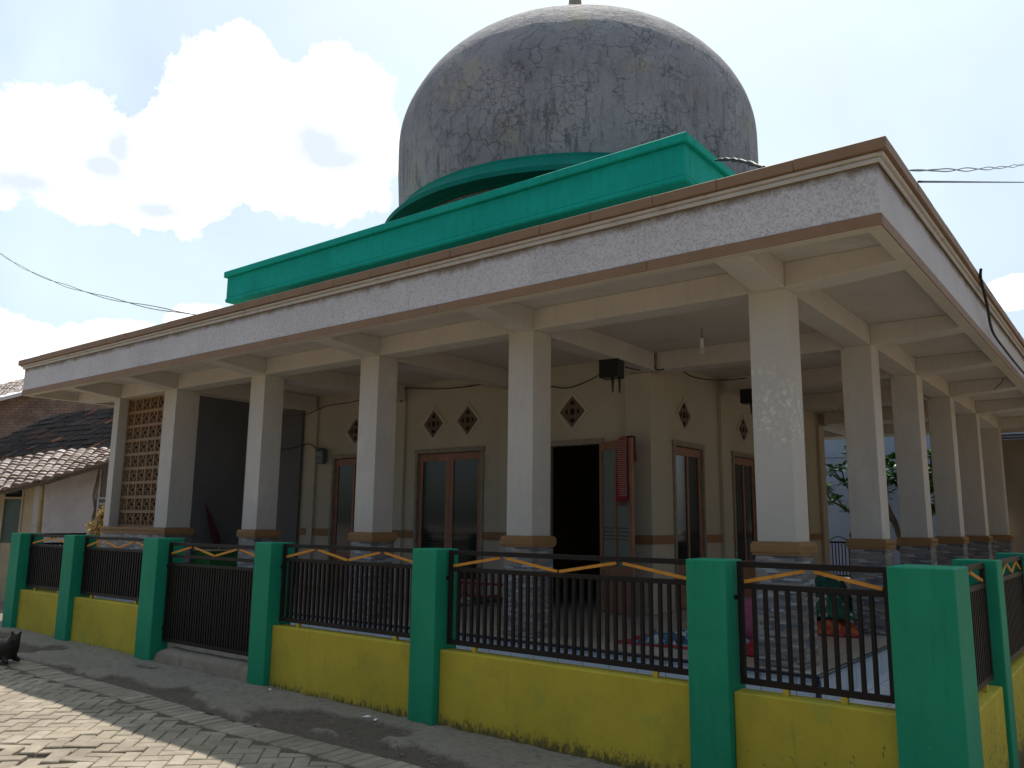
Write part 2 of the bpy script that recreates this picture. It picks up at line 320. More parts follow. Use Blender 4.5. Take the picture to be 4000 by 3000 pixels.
def dirt():
    m, t, b = newmat('apron_dirt'); p = pos(t)
    at = N(t, 'ShaderNodeAttribute', attribute_name='cement')
    d_ = mix(t, nse(t, p, 5, 7, .7), (.10, .076, .056), (.17, .13, .10)); d_ = mix(t, ramp(t, nse(t, p, 45, 4, .7), (.58, 0), (.66, .7)), d_, (.34, .29, .23)); d_ = mix(t, ramp(t, nse(t, p, 9, 6, .75), (.52, 0), (.62, .6)), d_, (.085, .065, .045))
    c_ = mix(t, nse(t, p, 3, 7, .7), (.225, .19, .15), (.37, .32, .26)); c_ = mix(t, ramp(t, nse(t, p, 14, 7, .75), (.50, 0), (.62, .6)), c_, (.15, .125, .10)); c_ = mix(t, ramp(t, nse(t, p, 38, 4, .7), (.6, 0), (.68, .6)), c_, (.42, .38, .32))
    L(t, mix(t, at.outputs['Fac'], d_, c_), b.inputs['Base Color']); b.inputs['Roughness'].default_value = .92
    bump(t, b, M(t, 'ADD', nse(t, p, 28, 7, .7), M(t, 'MULTIPLY', nse(t, p, 120, 3, .6), .4)), 1.0, .03)
dirt()
def groundmat():
    m, t, b = newmat('earth'); p = pos(t)
    c = mix(t, ramp(t, nse(t, p, .35, 7, .65), (.35, 0), (.65, 1)), (.16, .13, .10), (.27, .235, .185))
    L(t, c, b.inputs['Base Color']); b.inputs['Roughness'].default_value = .95; bump(t, b, nse(t, p, 12, 6, .7), .6, .02)
groundmat()
def glassmat():
    m, t, b = newmat('dark_glass'); p = pos(t); z = sepz(t, p)
    # etched horizontal lines on the lower half of the panes
    f = M(t, 'FRACT', M(t, 'DIVIDE', z, .052)); ln = M(t, 'LESS_THAN', f, .22)
    zone = M(t, 'MULTIPLY', ramp(t, z, (0, 1), (1, 1)), M(t, 'LESS_THAN', z, 1.42))
    c = mix(t, M(t, 'MULTIPLY', ln, zone), (.022, .028, .028), (.008, .010, .010))
    L(t, c, b.inputs['Base Color']); b.inputs['Roughness'].default_value = .07; b.inputs['Specular IOR Level'].default_value = .38
    m, t, b = newmat('frosted_glass'); p = pos(t); z = sepz(t, p)
    f = M(t, 'FRACT', M(t, 'DIVIDE', z, .052)); ln = M(t, 'MULTIPLY', M(t, 'LESS_THAN', f, .3), M(t, 'LESS_THAN', M(t, 'ABSOLUTE', M(t, 'SUBTRACT', z, 1.08)), .09))
    L(t, mix(t, ln, (.17, .22, .19), (.05, .06, .05)), b.inputs['Base Color']); b.inputs['Roughness'].default_value = .25
glassmat()
def clothpat(name, cols, sc):
    m, t, b = newmat(name); p = pos(t)
    vo = N(t, 'ShaderNodeTexVoronoi', i={'Scale': sc}); L(t, p, vo.inputs['Vector'])
    s = N(t, 'ShaderNodeSeparateXYZ'); L(t, vo.outputs['Color'], s.inputs[0])
    st = [(i / len(cols), c) for i, c in enumerate(cols)]
    L(t, ramp(t, s.outputs[0], *st, interp='CONSTANT'), b.inputs['Base Color']); b.inputs['Roughness'].default_value = .9
    bump(t, b, nse(t, p, 30, 4, .6), .3, .01)
clothpat('mat_cloth', [(.05, .12, .20), (.10, .22, .30), (.02, .04, .08), (.35, .38, .38), (.04, .09, .15)], 16)
clothpat('rug_cloth', [(.02, .09, .05), (.03, .13, .07), (.02, .08, .05), (.03, .11, .07), (.45, .38, .28)], 20)
clothpat('orange_cloth', [(.40, .07, .02), (.45, .12, .03), (.33, .04, .02), (.25, .02, .02)], 20)
def towelmat():
    m, t, b = newmat('towel_cloth'); p = pos(t); z = sepz(t, p); uv = N(t, 'ShaderNodeUVMap').outputs[0]
    sx = N(t, 'ShaderNodeSeparateXYZ'); L(t, uv, sx.inputs[0])
    f = M(t, 'LESS_THAN', M(t, 'FRACT', M(t, 'DIVIDE', z, .030)), .38); e = M(t, 'LESS_THAN', M(t, 'FRACT', M(t, 'DIVIDE', sx.outputs[0], .5)), .62)
    c = mix(t, M(t, 'MULTIPLY', f, e), (.28, .03, .035), (.42, .29, .25)); c = mix(t, M(t, 'LESS_THAN', z, 1.58), c, (.28, .02, .03))
    L(t, c, b.inputs['Base Color']); b.inputs['Roughness'].default_value = .95; bump(t, b, nse(t, p, 120, 3, .6), .3, .004)
towelmat()
def weavemat():
    m, t, b = newmat('bamboo_weave'); uv = N(t, 'ShaderNodeUVMap').outputs[0]; p = pos(t)
    sx = N(t, 'ShaderNodeSeparateXYZ'); L(t, uv, sx.inputs[0])
    zig = M(t, 'PINGPONG', M(t, 'MULTIPLY', sx.outputs[0], 1.0), .11)
    f = M(t, 'FRACT', M(t, 'DIVIDE', M(t, 'ADD', sx.outputs[1], M(t, 'MULTIPLY', zig, 1.2)), .055))
    c = mix(t, ramp(t, f, (.35, 0), (.6, 1)), (.10, .075, .065), (.34, .29, .27)); L(t, c, b.inputs['Base Color']); b.inputs['Roughness'].default_value = .8
    bump(t, b, f, .5, .01)
weavemat()

# ------------------------------------------------------------------ mesh helpers
class MB:
    def __init__(s): s.v = []; s.f = []; s.sm = []; s.mi = []
    def add(s, vs, fs, smooth=False, mi=0):
        k = len(s.v); s.v += [tuple(v) for v in vs]
        for f in fs: s.f.append([i + k for i in f]); s.sm.append(smooth); s.mi.append(mi)
        return s
    def box(s, x0, x1, y0, y1, z0, z1, T=None, mi=0):
        vs = [Vector((x, y, z)) for z in (z0, z1) for y in (y0, y1) for x in (x0, x1)]
        if T is not None: vs = [T @ v for v in vs]
        return s.add(vs, [(0, 2, 3, 1), (4, 5, 7, 6), (0, 1, 5, 4), (2, 6, 7, 3), (0, 4, 6, 2), (1, 3, 7, 5)], mi=mi)
    def prism(s, pts, axis, a, b, mi=0, smooth=False):
        """closed polygon (2-D, counter-clockwise) extruded along axis from a to b"""
        n = len(pts)
        def P(q, c):
            return {'x': (c, q[0], q[1]), 'y': (q[0], c, q[1]), 'z': (q[0], q[1], c)}[axis]
        vs = [P(q, a) for q in pts] + [P(q, b) for q in pts]
        fs = [list(range(n))[::-1], list(range(n, 2 * n))]
        k = len(s.v); s.v += vs
        for f in fs: s.f.append([i + k for i in f]); s.sm.append(False); s.mi.append(mi)
        for i in range(n):
            j = (i + 1) % n; s.f.append([k + i, k + j, k + n + j, k + n + i]); s.sm.append(smooth); s.mi.append(mi)
        return s
    def tube(s, pts, r, n=8, cap=True, mi=0):
        pts = [Vector(p) for p in pts]; rs = r if isinstance(r, (list, tuple)) else [r] * len(pts)
        k = len(s.v); up = Vector((0, 0, 1)); prev = None
        for i, p in enumerate(pts):
            d = (pts[min(i + 1, len(pts) - 1)] - pts[max(i - 1, 0)]).normalized()
            if prev is None: a = d.cross(up if abs(d.z) < .95 else Vector((1, 0, 0))).normalized()
            else: a = (prev - d * prev.dot(d)).normalized()
            prev = a; b = d.cross(a)
            for j in range(n):
                t = 2 * math.pi * j / n; s.v.append(tuple(p + (a * math.cos(t) + b * math.sin(t)) * rs[i]))
        for i in range(len(pts) - 1):
            for j in range(n):
                q = (j + 1) % n
                s.f.append([k + i * n + j, k + i * n + q, k + (i + 1) * n + q, k + (i + 1) * n + j]); s.sm.append(True); s.mi.append(mi)
        if cap:
            s.f.append([k + j for j in range(n)][::-1]); s.f.append([k + (len(pts) - 1) * n + j for j in range(n)]); s.sm += [False] * 2; s.mi += [mi] * 2
        return s
    def lathe(s, prof, c=(0, 0), n=64, smooth=True, mi=0):
        k = len(s.v)
        for r, z in prof:
            for j in range(n):
                t = 2 * math.pi * j / n; s.v.append((c[0] + r * math.cos(t), c[1] + r * math.sin(t), z))
        for i in range(len(prof) - 1):
            for j in range(n):
                q = (j + 1) % n; s.f.append([k + i * n + j, k + i * n + q, k + (i + 1) * n + q, k + (i + 1) * n + j]); s.sm.append(smooth); s.mi.append(mi)
        return s
    def build(s, name, mats, parent=None, loc=None, bevel=0, seg=1, rot=None, origin=None):
        if isinstance(mats, str): mats = [mats]
        me = bpy.data.meshes.new(name)
        vs = s.v
        if origin is not None: vs = [(v[0] - origin[0], v[1] - origin[1], v[2] - origin[2]) for v in vs]
        me.from_pydata(vs, [], s.f)
        bm = bmesh.new(); bm.from_mesh(me); bmesh.ops.recalc_face_normals(bm, faces=bm.faces); bm.to_mesh(me); bm.free()
        for i, p in enumerate(me.polygons): p.use_smooth = s.sm[i]; p.material_index = s.mi[i]
        uv = me.uv_layers.new(name='UVMap')
        for p in me.polygons:
            n = p.normal; ax = max(range(3), key=lambda i: abs(n[i]))
            for li in p.loop_indices:
                c = me.vertices[me.loops[li].vertex_index].co
                uv.data[li].uv = (c.y, c.z) if ax == 0 else ((c.x, c.z) if ax == 1 else (c.x, c.y))
        for m in mats: me.materials.append(MATS[m])
        o = bpy.data.objects.new(name, me); COL.objects.link(o)
        if parent: o.parent = parent
        if origin is not None: o.location = origin
        if loc is not None: o.location = loc
        if rot is not None: o.rotation_euler = rot
        if bevel:
            b = o.modifiers.new('bevel', 'BEVEL'); b.width = bevel; b.segments = seg; b.limit_method = 'ANGLE'; b.angle_limit = R(40)
        return o
def tag(o, label=None, cat=None, group=None, kind=None):
    if label: o['label'] = label
    if cat: o['category'] = cat
    if group: o['group'] = group
    if kind: o['kind'] = kind
    return o
def empty(name, loc=(0, 0, 0), rot=(0, 0, 0)):
    o = bpy.data.objects.new(name, None); COL.objects.link(o); o.location = loc; o.rotation_euler = rot; o.empty_display_size = .2
    return o
def copy_tree(o, parent=None, keep=True):
    c = o.copy(); COL.objects.link(c); c.parent = parent
    for ch in list(o.children): copy_tree(ch, c)
    return c
def gz(x): return -.645 - .0097 * max(-14, min(4, x))

# ------------------------------------------------------------------ the setting: ground, lane, apron
def ground():
    m = MB(); xs = [-260, -14, 4, 260]; ys = [-260, 260]
    vs = [(x, y, gz(x) - .07) for y in ys for x in xs]
    m.add(vs, [(i, i + 1, i + 5, i + 4) for i in range(3)])
    tag(m.build('ground', 'earth'), kind='structure')
ground()
def fbm(x, y, o=5, sc=1.0): return noise.fractal(Vector((x * sc, y * sc, .37)), .9, 2.1, o)
def apron():
    m = MB(); st = .028; x0, x1, y0, y1 = -17.5, 4.2, -2.60, -1.38
    nx = int((x1 - x0) / st); ny = int((y1 - y0) / st); ce = []
    for j in range(ny + 1):
        for i in range(nx + 1):
            x = x0 + i * st; y = y0 + j * st
            f = fbm(x * .9, y * 2.2, 6) + .55 * (y + 2.12) / .5 + .12
            c = max(0, min(1, f * 14)); ce.append(c)
            z = gz(x) + .010 + .036 * c + .016 * fbm(x + 9, y, 6, 3.0) + .02 * max(0, (y + 2.0))
            m.v.append((x, y, z))
    for j in range(ny):
        for i in range(nx):
            a = j * (nx + 1) + i; m.f.append([a, a + 1, a + nx + 2, a + nx + 1]); m.sm.append(True); m.mi.append(0)
    o = m.build('pavement', 'apron_dirt'); tag(o, kind='structure')
    at = o.data.attributes.new('cement', 'FLOAT', 'POINT')
    for i, c in enumerate(ce): at.data[i].value = c
apron()
def paving():
    rnd = random.Random(3); m = MB()
    def block(cx, cy, L_, Wd, ang, dz=0, tx=0, ty=0):
        ca, sa = math.cos(ang), math.sin(ang); hz = gz(cx) + .025 + dz; g = .0025 + rnd.random() * .0025; hl, hw = L_ / 2 - g, Wd / 2 - g; bv = .007
        prof = [(0, -.06), (0, -bv), (bv, 0)]; k = len(m.v)
        for ins, z in prof:
            for sx, sy in ((-1, -1), (1, -1), (1, 1), (-1, 1)):
                u, v = sx * (hl - ins), sy * (hw - ins); zz = z + u * tx + v * ty
                yy = cy + u * sa + v * ca; m.v.append((cx + u * ca - v * sa, yy if cy > -2.86 else min(yy, -2.878 - ins), hz + zz))
        for l in range(2):
            for q in range(4): m.f.append([k + l * 4 + q, k + l * 4 + (q + 1) % 4, k + l * 4 + 4 + (q + 1) % 4, k + l * 4 + 4 + q]); m.sm.append(False); m.mi.append(0)
        m.f.append([k + 8, k + 9, k + 10, k + 11]); m.sm.append(False); m.mi.append(0)
    a = .132; ang = R(45); n = 90
    holes = [(-4.45, -4.22, .17), (-4.16, -3.80, .07), (-3.98, -3.86, .05), (-4.72, -4.45, .12)]
    for i in range(-n, n):
        for j in range(-n, n):
            t = (i - j) % 4
            if t == 0: u, v, th = (i + 1) * a, (j + .5) * a, ang
            elif t == 3: u, v, th = (i + .5) * a, (j + 1) * a, ang + R(90)
            else: continue
            x = -6 + u * math.cos(ang) - v * math.sin(ang); y = -4 + u * math.sin(ang) + v * math.cos(ang)
            if not (-17.5 < x < 4.2 and -7.2 < y < -2.87): continue
            if any(math.hypot(x - hx, y - hy) < hr for hx, hy, hr in holes): continue
            near = max(0, 1 - min(math.hypot(x + 4.35, y + 4.25), 9) / .8)
            dz = rnd.gauss(0, .0012) + .03 * fbm(x, y, 2, .5) + near * rnd.uniform(-.02, .025)
            tl = .007 + near * .10
            block(x, y, 2 * a, a, th, dz, rnd.gauss(0, tl * .5), rnd.gauss(0, tl * .5))
    x = -17.5
    while x < 4.2:
        block(x, -2.72, .30, .118, R(90), .004 + .03 * fbm(x, -2.72, 2, .5) + rnd.gauss(0, .002), rnd.gauss(0, .006), rnd.gauss(0, .008)); x += .121
    tag(m.build('road', 'paver'), kind='structure')
    s = MB(); vs = []
    xs = [-17.5 + .12 * i for i in range(182)]; ys = [-7.4 + .12 * i for i in range(42)]
    for y in ys:
        for x in xs: vs.append((x, min(y, -2.5), gz(x) + .0175 + .03 * fbm(x, y, 2, .5) - .030 * max(0, 1 - math.hypot(x + 4.35, y + 4.25) / .9)))
    W_ = len(xs); s.add(vs, [(j * W_ + i, j * W_ + i + 1, (j + 1) * W_ + i + 1, (j + 1) * W_ + i) for j in range(len(ys) - 1) for i in range(W_ - 1)], smooth=True)
    tag(s.build('road_bed', 'apron_dirt'), kind='structure')
paving()
m = MB(); m.box(-12.2, 1.40, -1.42, 16.9, -.85, -.25); tag(m.build('courtyard_floor', 'white_tile'), kind='structure')

# ------------------------------------------------------------------ the mosque
MQ = tag(empty('mosque'), 'cream mosque with deep flat veranda roof, green parapet and large weathered grey dome', 'mosque')
W_, ZB, ZT, ZS = .35, 1.068, 3.36, 3.60       # shaft width, shaft foot, beam soffit, slab soffit
XC = [0, -2.8575, -5.369, -7.82]; X4 = -10.25; XL = -12.148
YC = [0, 2.9156, 5.3406, 7.8193, 10.4, 13.3]
# veranda plinth
m = MB(); m.box(-12.40, .185, -.168, 13.75, -.9, -.02); m.build('plinth', 'white_tile', MQ, bevel=.004)
m = MB(); m.box(-12.40, .17, -.153, 13.75, -.02, 0); m.build('veranda_floor', 'floor_tile', MQ)
m = MB(); paint('nosing', (.022, .024, .045), .2, .1, 9, .05, 60, spec=.5)
m.box(-12.40, .205, -.20, -.150, -.024, .003); m.box(.168, .205, -.149, 13.75, -.024, .003); m.box(.165, .205, -.20, -.160, -.255, -.026)
m.build('floor_nosing', 'nosing', MQ, bevel=.004)

# columns: shaft > tile cladding, greek-key band
def keypath(x0, n, cell, h):
    """one meander unit as thick strokes in the plane (u,v)"""
    out = []
    t = .0055
    for i in range(n):
        a = x0 + i * cell; c = cell
        out += [(a, a + c * .82, h - t, h), (a + c * .82 - t, a + c * .82, h * .30, h - t), (a + c * .36, a + c * .82 - t, h * .30, h * .30 + t),
                (a + c * .36, a + c * .36 + t, h * .30 + t, h * .66), (a, a + t, 0, h - t), (a + t, a + c, 0, t)]
    return out
def col_band(w, d, keys=True):
    """moulded band round the column, own origin at the outer front corner; x -w..0, y 0..d"""
    m = MB(); e = .048
    m.box(-w - e, e, -e, d + e, .972, 1.048)
    m.box(-w - e + .012, e - .012, -e + .012, d + e - .012, 1.048, 1.066)
    m.box(-w - e + .010, e - .010, -e + .010, d + e - .010, .950, .972)
    if keys:
        n = max(3, round(w / .062)); c = (w + 2 * e - .02) / n
        for a, b, z0, z1 in keypath(-w - e + .01, n, c, .052): m.box(a, b, -e - .004, -e + .001, .982 + z0, .982 + z1)
        n = max(3, round(d / .062)); c = (d + 2 * e - .02) / n
        for a, b, z0, z1 in keypath(-e + .01, n, c, .052): m.box(e - .001, e + .004, a, b, .982 + z0, .982 + z1)
    return m
def col_clad(w, d, cham=False):
    m = MB(); s = .022; m.box(-w - s, s, -s, d + s, 0.0005, .950); return m
colproto = None
def column(x, y, mat='cream', w=W_, d=W_, proto=None):
    if proto is not None:
        c = copy_tree(proto, MQ); c.location = (x, y, 0); return c
    m = MB(); m.box(-w, 0, 0, d, 1.0662, ZT); o = m.build('column', mat, MQ, loc=(x, y, 0), bevel=.006, seg=2)
    col_clad(w, d).build('tile_cladding', 'ledger_tile', o, bevel=.003)
    col_band(w, d).build('key_band', 'keyband', o, bevel=.006, seg=2); return o
column(0, 0, 'cream_flaked')
cp = column(XC[1], 0)
for x in XC[2:]: column(x, 0, proto=cp)
for y in YC[1:]: column(0, y, proto=cp)
for x in XC[1:] + [X4, XL + .0]: column(x, YC[5], proto=cp)
# left pier and screen wall
column(X4, 0, w=.387, d=.4276)
m = MB(); m.box(XL - .20, XL, 0, .17, 1.0662, ZT); o = m.build('column', 'cream', MQ, bevel=.005)
m = MB(); m.box(XL - .222, X4 - .42, -.022, .22, .0005, .950); m.build('tile_cladding', 'ledger_tile', o, bevel=.003)
m = MB(); m.box(XL - .23, X4 - .387 - .05, -.030, .22, .952, 1.066)
for a, b, z0, z1 in keypath(XL - .20, 26, .066, .052): m.box(a, b, -.034, -.029, .984 + z0, .984 + z1)
m.build('key_band', 'keyband', o, bevel=.004)
# pierced block screen
def screen():
    m = MB(); x0, x1, z0, z1 = XL - .02, X4 - .36, 1.0668, 3.3595; nc, nr = 6, 9; cw, ch = (x1 - x0) / nc, (z1 - z0 - .02) / nr; ya, yb = .175, .235
    for i in range(nc + 1): a = x0 + i * cw; m.box(a - .018, a + .018, ya - .004, yb, z0, z1)
    for j in range(nr + 1): b = z0 + .01 + j * ch; m.box(x0, x1, ya, yb - .003, b - (.026), b + .026)
    for i in range(nc):
        for j in range(nr):
            cx0, cx1 = x0 + i * cw + .018, x0 + (i + 1) * cw - .018; cz0, cz1 = z0 + .01 + j * ch + .026, z0 + .01 + (j + 1) * ch - .026
            w, h = cx1 - cx0, cz1 - cz0; rx, rz = w * .5, h * .5; t = .013
            for px, pz, sx, sz in ((cx0, cz0, 1, 1), (cx1, cz0, -1, 1), (cx0, cz1, 1, -1), (cx1, cz1, -1, -1)):
                n = 6; inner = []; outer = []
                for q in range(n + 1):
                    a = math.pi / 2 * q / n
                    inner.append((px + sx * (rx - t) * math.cos(a), pz + sz * (rz - t) * math.sin(a))); outer.append((px + sx * rx * math.cos(a), pz + sz * rz * math.sin(a)))
                for q in range(n): m.prism([inner[q], outer[q], outer[q + 1], inner[q + 1]], 'y', ya + .010, yb - .010)
    m.build('block_screen', 'brownscreen', MQ)
    q = MB(); q.box(x0, x1, .262, .30, z0, z1); q.build('screen_backing', 'backing', MQ)
screen()

# beams
def beam(x0, x1, y0, y1, z0=ZT, z1=ZS, mat='cream'):
    m = MB(); m.box(x0, x1, y0, y1, z0, z1 - .001); return m.build('beam', mat, MQ, bevel=.005)
BW = .30
beam(XL - .20, 0, 0, BW)                                 # along the front
beam(-BW, 0, BW, 13.30)                                  # along the right side
beam(XL - .2, 0, 13.301, 13.65)
beam(XL - .20, XL + .06, BW, 13.3)
for x in XC + [X4, XL]:
    w = BW if x != XL else .20
    m = MB(); m.prism([(-.846, 3.431), (-.001, ZT), (-.001, ZS - .001), (-.846, ZS - .001)], 'x', x - w, x); m.build('beam', 'cream', MQ, bevel=.004)   # front brackets
for y in YC:                                             # right-hand brackets
    m = MB(); m.prism([(.001, ZT), (.956, 3.431), (.956, ZS - .001), (.001, ZS - .001)], 'y', y, y + BW); m.build('beam', 'cream', MQ, bevel=.004)
for y in YC:
    m = MB(); m.prism([(-13.79, 3.431), (XL - .201, ZT), (XL - .201, ZS - .001), (-13.79, ZS - .001)], 'y', y, y + BW); m.build('beam', 'cream', MQ, bevel=.004)
for x in XC[1:] + [X4]: beam(x - BW, x, BW + .001, YC[1] + .02, ZT - .02)
for y in YC[1:5]: beam(XC[1] + .02, -BW - .001, y, y + BW, ZT - .02)
beam(X4 - .02, XC[1] - .32, 3.16, 3.30, ZT + .03)
for x in XC[1:] + [X4]: beam(x - BW, x, 10.72, 13.30, ZT - .02)
# slab and roof
m = MB(); m.box(-13.90, 1.06, -.95, 14.60, ZS, ZS + .12); m.build('soffit_slab', 'ceiling', MQ)
m = MB(); m.box(-13.80, .94, -.83, 14.45, ZS + .121, 3.97); m.build('roof_deck', 'slabtop', MQ)
# fascia ring (front, right, left, back)
FX0, FX1, FY0, FY1 = -13.92, 1.08, -.97, 14.62
def ring(name, z0, z1, out, inn, mat, bevel=.004, jitter=0, joint=0, start=.3):
    m = MB()
    def run(a, b, fn):
        if not joint: fn(a, b); return
        t = a
        while t < b - .01:
            e = min(b, t + (start if t == a else joint) * random.uniform(.93, 1.07))
            if b - e < .2: e = b
            fn(t, e - (.004 if e < b else 0)); t = e
    X0, X1, Y0, Y1 = FX0 - out, FX1 + out, FY0 - out, FY1 + out
    th = out + inn
    def jz(): return random.uniform(-jitter, jitter) if jitter else 0
    run(X0, X1, lambda a, b: m.box(a, b, Y0 + jz(), Y0 + th, z0, z1 + jz()))
    run(Y0 + th + .002, Y1, lambda a, b: m.box(X1 - th, X1 + jz(), a, b, z0, z1 + jz()))
    run(Y0 + th + .002, Y1, lambda a, b: m.box(X0, X0 + th, a, b, z0, z1))
    run(X0 + th + .002, X1 - th - .002, lambda a, b: m.box(a, b, Y1 - th, Y1, z0, z1))
    return m.build(name, mat, MQ, bevel=bevel)
ring('lower_rim', 3.432, 3.4315 + .10, -.012, .125, 'soffit')
ring('lower_trim', 3.434, 3.530, .0, .011, 'browncap', joint=2.6)
ring('stucco_panel', 3.532, 3.940, -.012, .125, 'stucco', bevel=.002)
m = MB()
ring('cornice_moulding', 3.925, 3.965, .022, .0, 'moulding', bevel=.008)
ring('cornice_moulding', 3.967, 3.994, .052, .0, 'moulding', bevel=.008)
ring('cap_tiles', 3.996, 4.088, .082, .10, 'browncap', bevel=.003, jitter=.0025, joint=.62)

# hall walls with cut-through openings
HX0, HX1, HY0, HY1 = -10.69, -3.02, 3.0, 10.62
def wall_y(x0, x1, y0, y1, z0, z1, ops, mat, name='hall_wall'):
    """wall running along x; ops = [(xa, xb, za, zb)]"""
    m = MB(); t = x0
    for xa, xb, za, zb in sorted(ops):
        m.box(t, xa, y0, y1, z0, z1)
        if za > z0: m.box(xa, xb, y0, y1, z0, za)
        m.box(xa, xb, y0, y1, zb, z1); t = xb
    m.box(t, x1, y0, y1, z0, z1); return m.build(name, mat, MQ)
def wall_x(x0, x1, y0, y1, z0, z1, ops, mat, name='hall_wall'):
    m = MB(); t = y0
    for ya, yb, za, zb in sorted(ops):
        m.box(x0, x1, t, ya, z0, z1)
        if za > z0: m.box(x0, x1, ya, yb, z0, za)
        m.box(x0, x1, ya, yb, zb, z1); t = yb
    m.box(x0, x1, t, y1, z0, z1); return m.build(name, mat, MQ)
FD = [(-9.77, -8.60), (-7.566, -6.03), (-4.80, -3.77)]
SD = [(3.69, 4.74), (5.86, 6.92), (8.55, 9.6)]
DH = 2.42
wall_y(HX0, HX1, HY0, HY0 + .15, .001, ZS - .001, [(a, b, .001, DH) for a, b in FD], 'hallwall')
wall_x(HX1 - .15, HX1, HY0 + .151, HY1, .001, ZS - .001, [(a, b, .001, DH) for a, b in SD], 'hallwall')
wall_y(HX0, HX1 - .151, HY1 - .15, HY1, .001, ZS - .001, [(-5.6, -4.2, .001, DH)], 'hallwall')  # unseen rear opening added to let ambient light into the hall
wall_x(HX0, HX0 + .15, HY0 + .151, HY1 - .151, .001, ZS - .001, [], 'hallwall')
# pilasters
def pilaster(x0, x1, y0, y1):
    m = MB(); m.box(x0, x1, y0, y1, .001, ZT - .03); m.build('pilaster', 'hallwall', MQ, bevel=.004)
pilaster(-3.36, -2.955, 2.915, 3.40)
for x in XC[2:]: pilaster(x - .30, x - .01, 2.94, 2.999)
pilaster(X4 - .16, X4, 2.955, 2.999)
for y in YC[2:5]: pilaster(HX1 + .001, -2.955, y, y + .33)
# dado band
def dado(*a):
    m = MB(); m.box(*a); m.build('dado_band', 'brownband', MQ)
for a, b in ((HX0, FD[0][0] - .01), (FD[0][1] + .01, FD[1][0] - .01), (FD[1][1] + .01, FD[2][0] - .01), (FD[2][1] + .01, -3.362)): dado(a, b, 2.978, 2.999, .937, 1.06)
for a, b in ((3.402, SD[0][0] - .01), (SD[0][1] + .01, SD[1][0] - .01), (SD[1][1] + .01, SD[2][0] - .01), (SD[2][1] + .01, HY1)): dado(HX1 + .001, HX1 + .022, a, b, .937, 1.06)
dado(-3.37, -2.945, 2.903, 2.914, .937, 1.06); dado(-2.9545, -2.944, 2.9145, 3.405, .937, 1.06)
for x in XC[2:]: dado(x - .31, x, 2.928, 2.9395, .937, 1.06)

# doors: casing + leaves with glass
def leaf(w, h, strips, glass, parent, loc, rotz, hinge_left=True):
    """wood leaf, local x 0..w, y 0..0.04, z 0..h; glass strips separated by stiles"""
    m = MB(); st = .085; top = .12; bot = .62 if strips > 1 else .30; n = strips; mid = .055
    gw = (w - 2 * st - (n - 1) * mid) / n
    m.box(0, st, 0, .04, 0, h); m.box(w - st, w, 0, .04, 0, h); m.box(st, w - st, 0, .04, h - top, h); m.box(st, w - st, 0, .04, 0, .14)
    m.box(st + .0, w - st, .012, .030, .14, bot - .08); m.box(st, w - st, 0, .04, bot - .08, bot)
    x = st
    for i in range(n - 1): x += gw; m.box(x, x + mid, 0, .04, bot, h - top); x += mid
    m.box(.02, .07, -.004, 0, h * .42, h * .42 + .001)
    o = m.build('door_leaf', 'wood', parent, loc=loc, rot=(0, 0, rotz), bevel=.003)
    x = st
    for i in range(n):
        g = MB(); g.box(x + .001, x + gw - .001, .016, .022, bot + .001, h - top - .001); g.build('glass_pane', glass, o); x += gw + mid
    return o
def door_x(a, b, n, glass='dark_glass', opened=None):
    """door in a wall along x"""
    d = MB()
    d.box(a, a + .055, 2.968, 3.11, .001, DH); d.box(b - .055, b, 2.968, 3.11, .001, DH); d.box(a - .012, b + .012, 2.962, 3.11, DH - .055, DH + .02)
    dd = d.build('door', 'casing', MQ, bevel=.003)
    w = (b - a - .12) / n
    if opened is None:
        for i in range(n): leaf(w - .004, DH - .075, 2 if n == 1 else 1, glass, dd, (a + .06 + i * w, 3.02, .01), 0)
    else: leaf(w, DH - .06, 2, 'frosted_glass', dd, (b - .062, 2.972, .012), opened)
def door_y(a, b):
    d = MB(); X = HX1
    d.box(X - .11, X + .030, a, a + .055, .001, DH); d.box(X - .11, X + .030, b - .055, b, .001, DH); d.box(X - .11, X + .036, a - .012, b + .012, DH - .055, DH + .02)
    dd = d.build('door', 'casing', MQ, bevel=.003)
    leaf(b - a - .12, DH - .075, 2, 'dark_glass', dd, (X - .015, a + .06, .01), R(90))
door_x(*FD[0], 1); door_x(*FD[1], 2); door_x(*FD[2], 1, opened=-R(30))
for a, b in SD: door_y(a, b)
# inner hall: far wall door just readable in the gloom
m = MB(); m.box(-7.4, -6.6, 10.43, 10.468, .01, 2.3); m.build('inner_door', 'door_green', MQ)
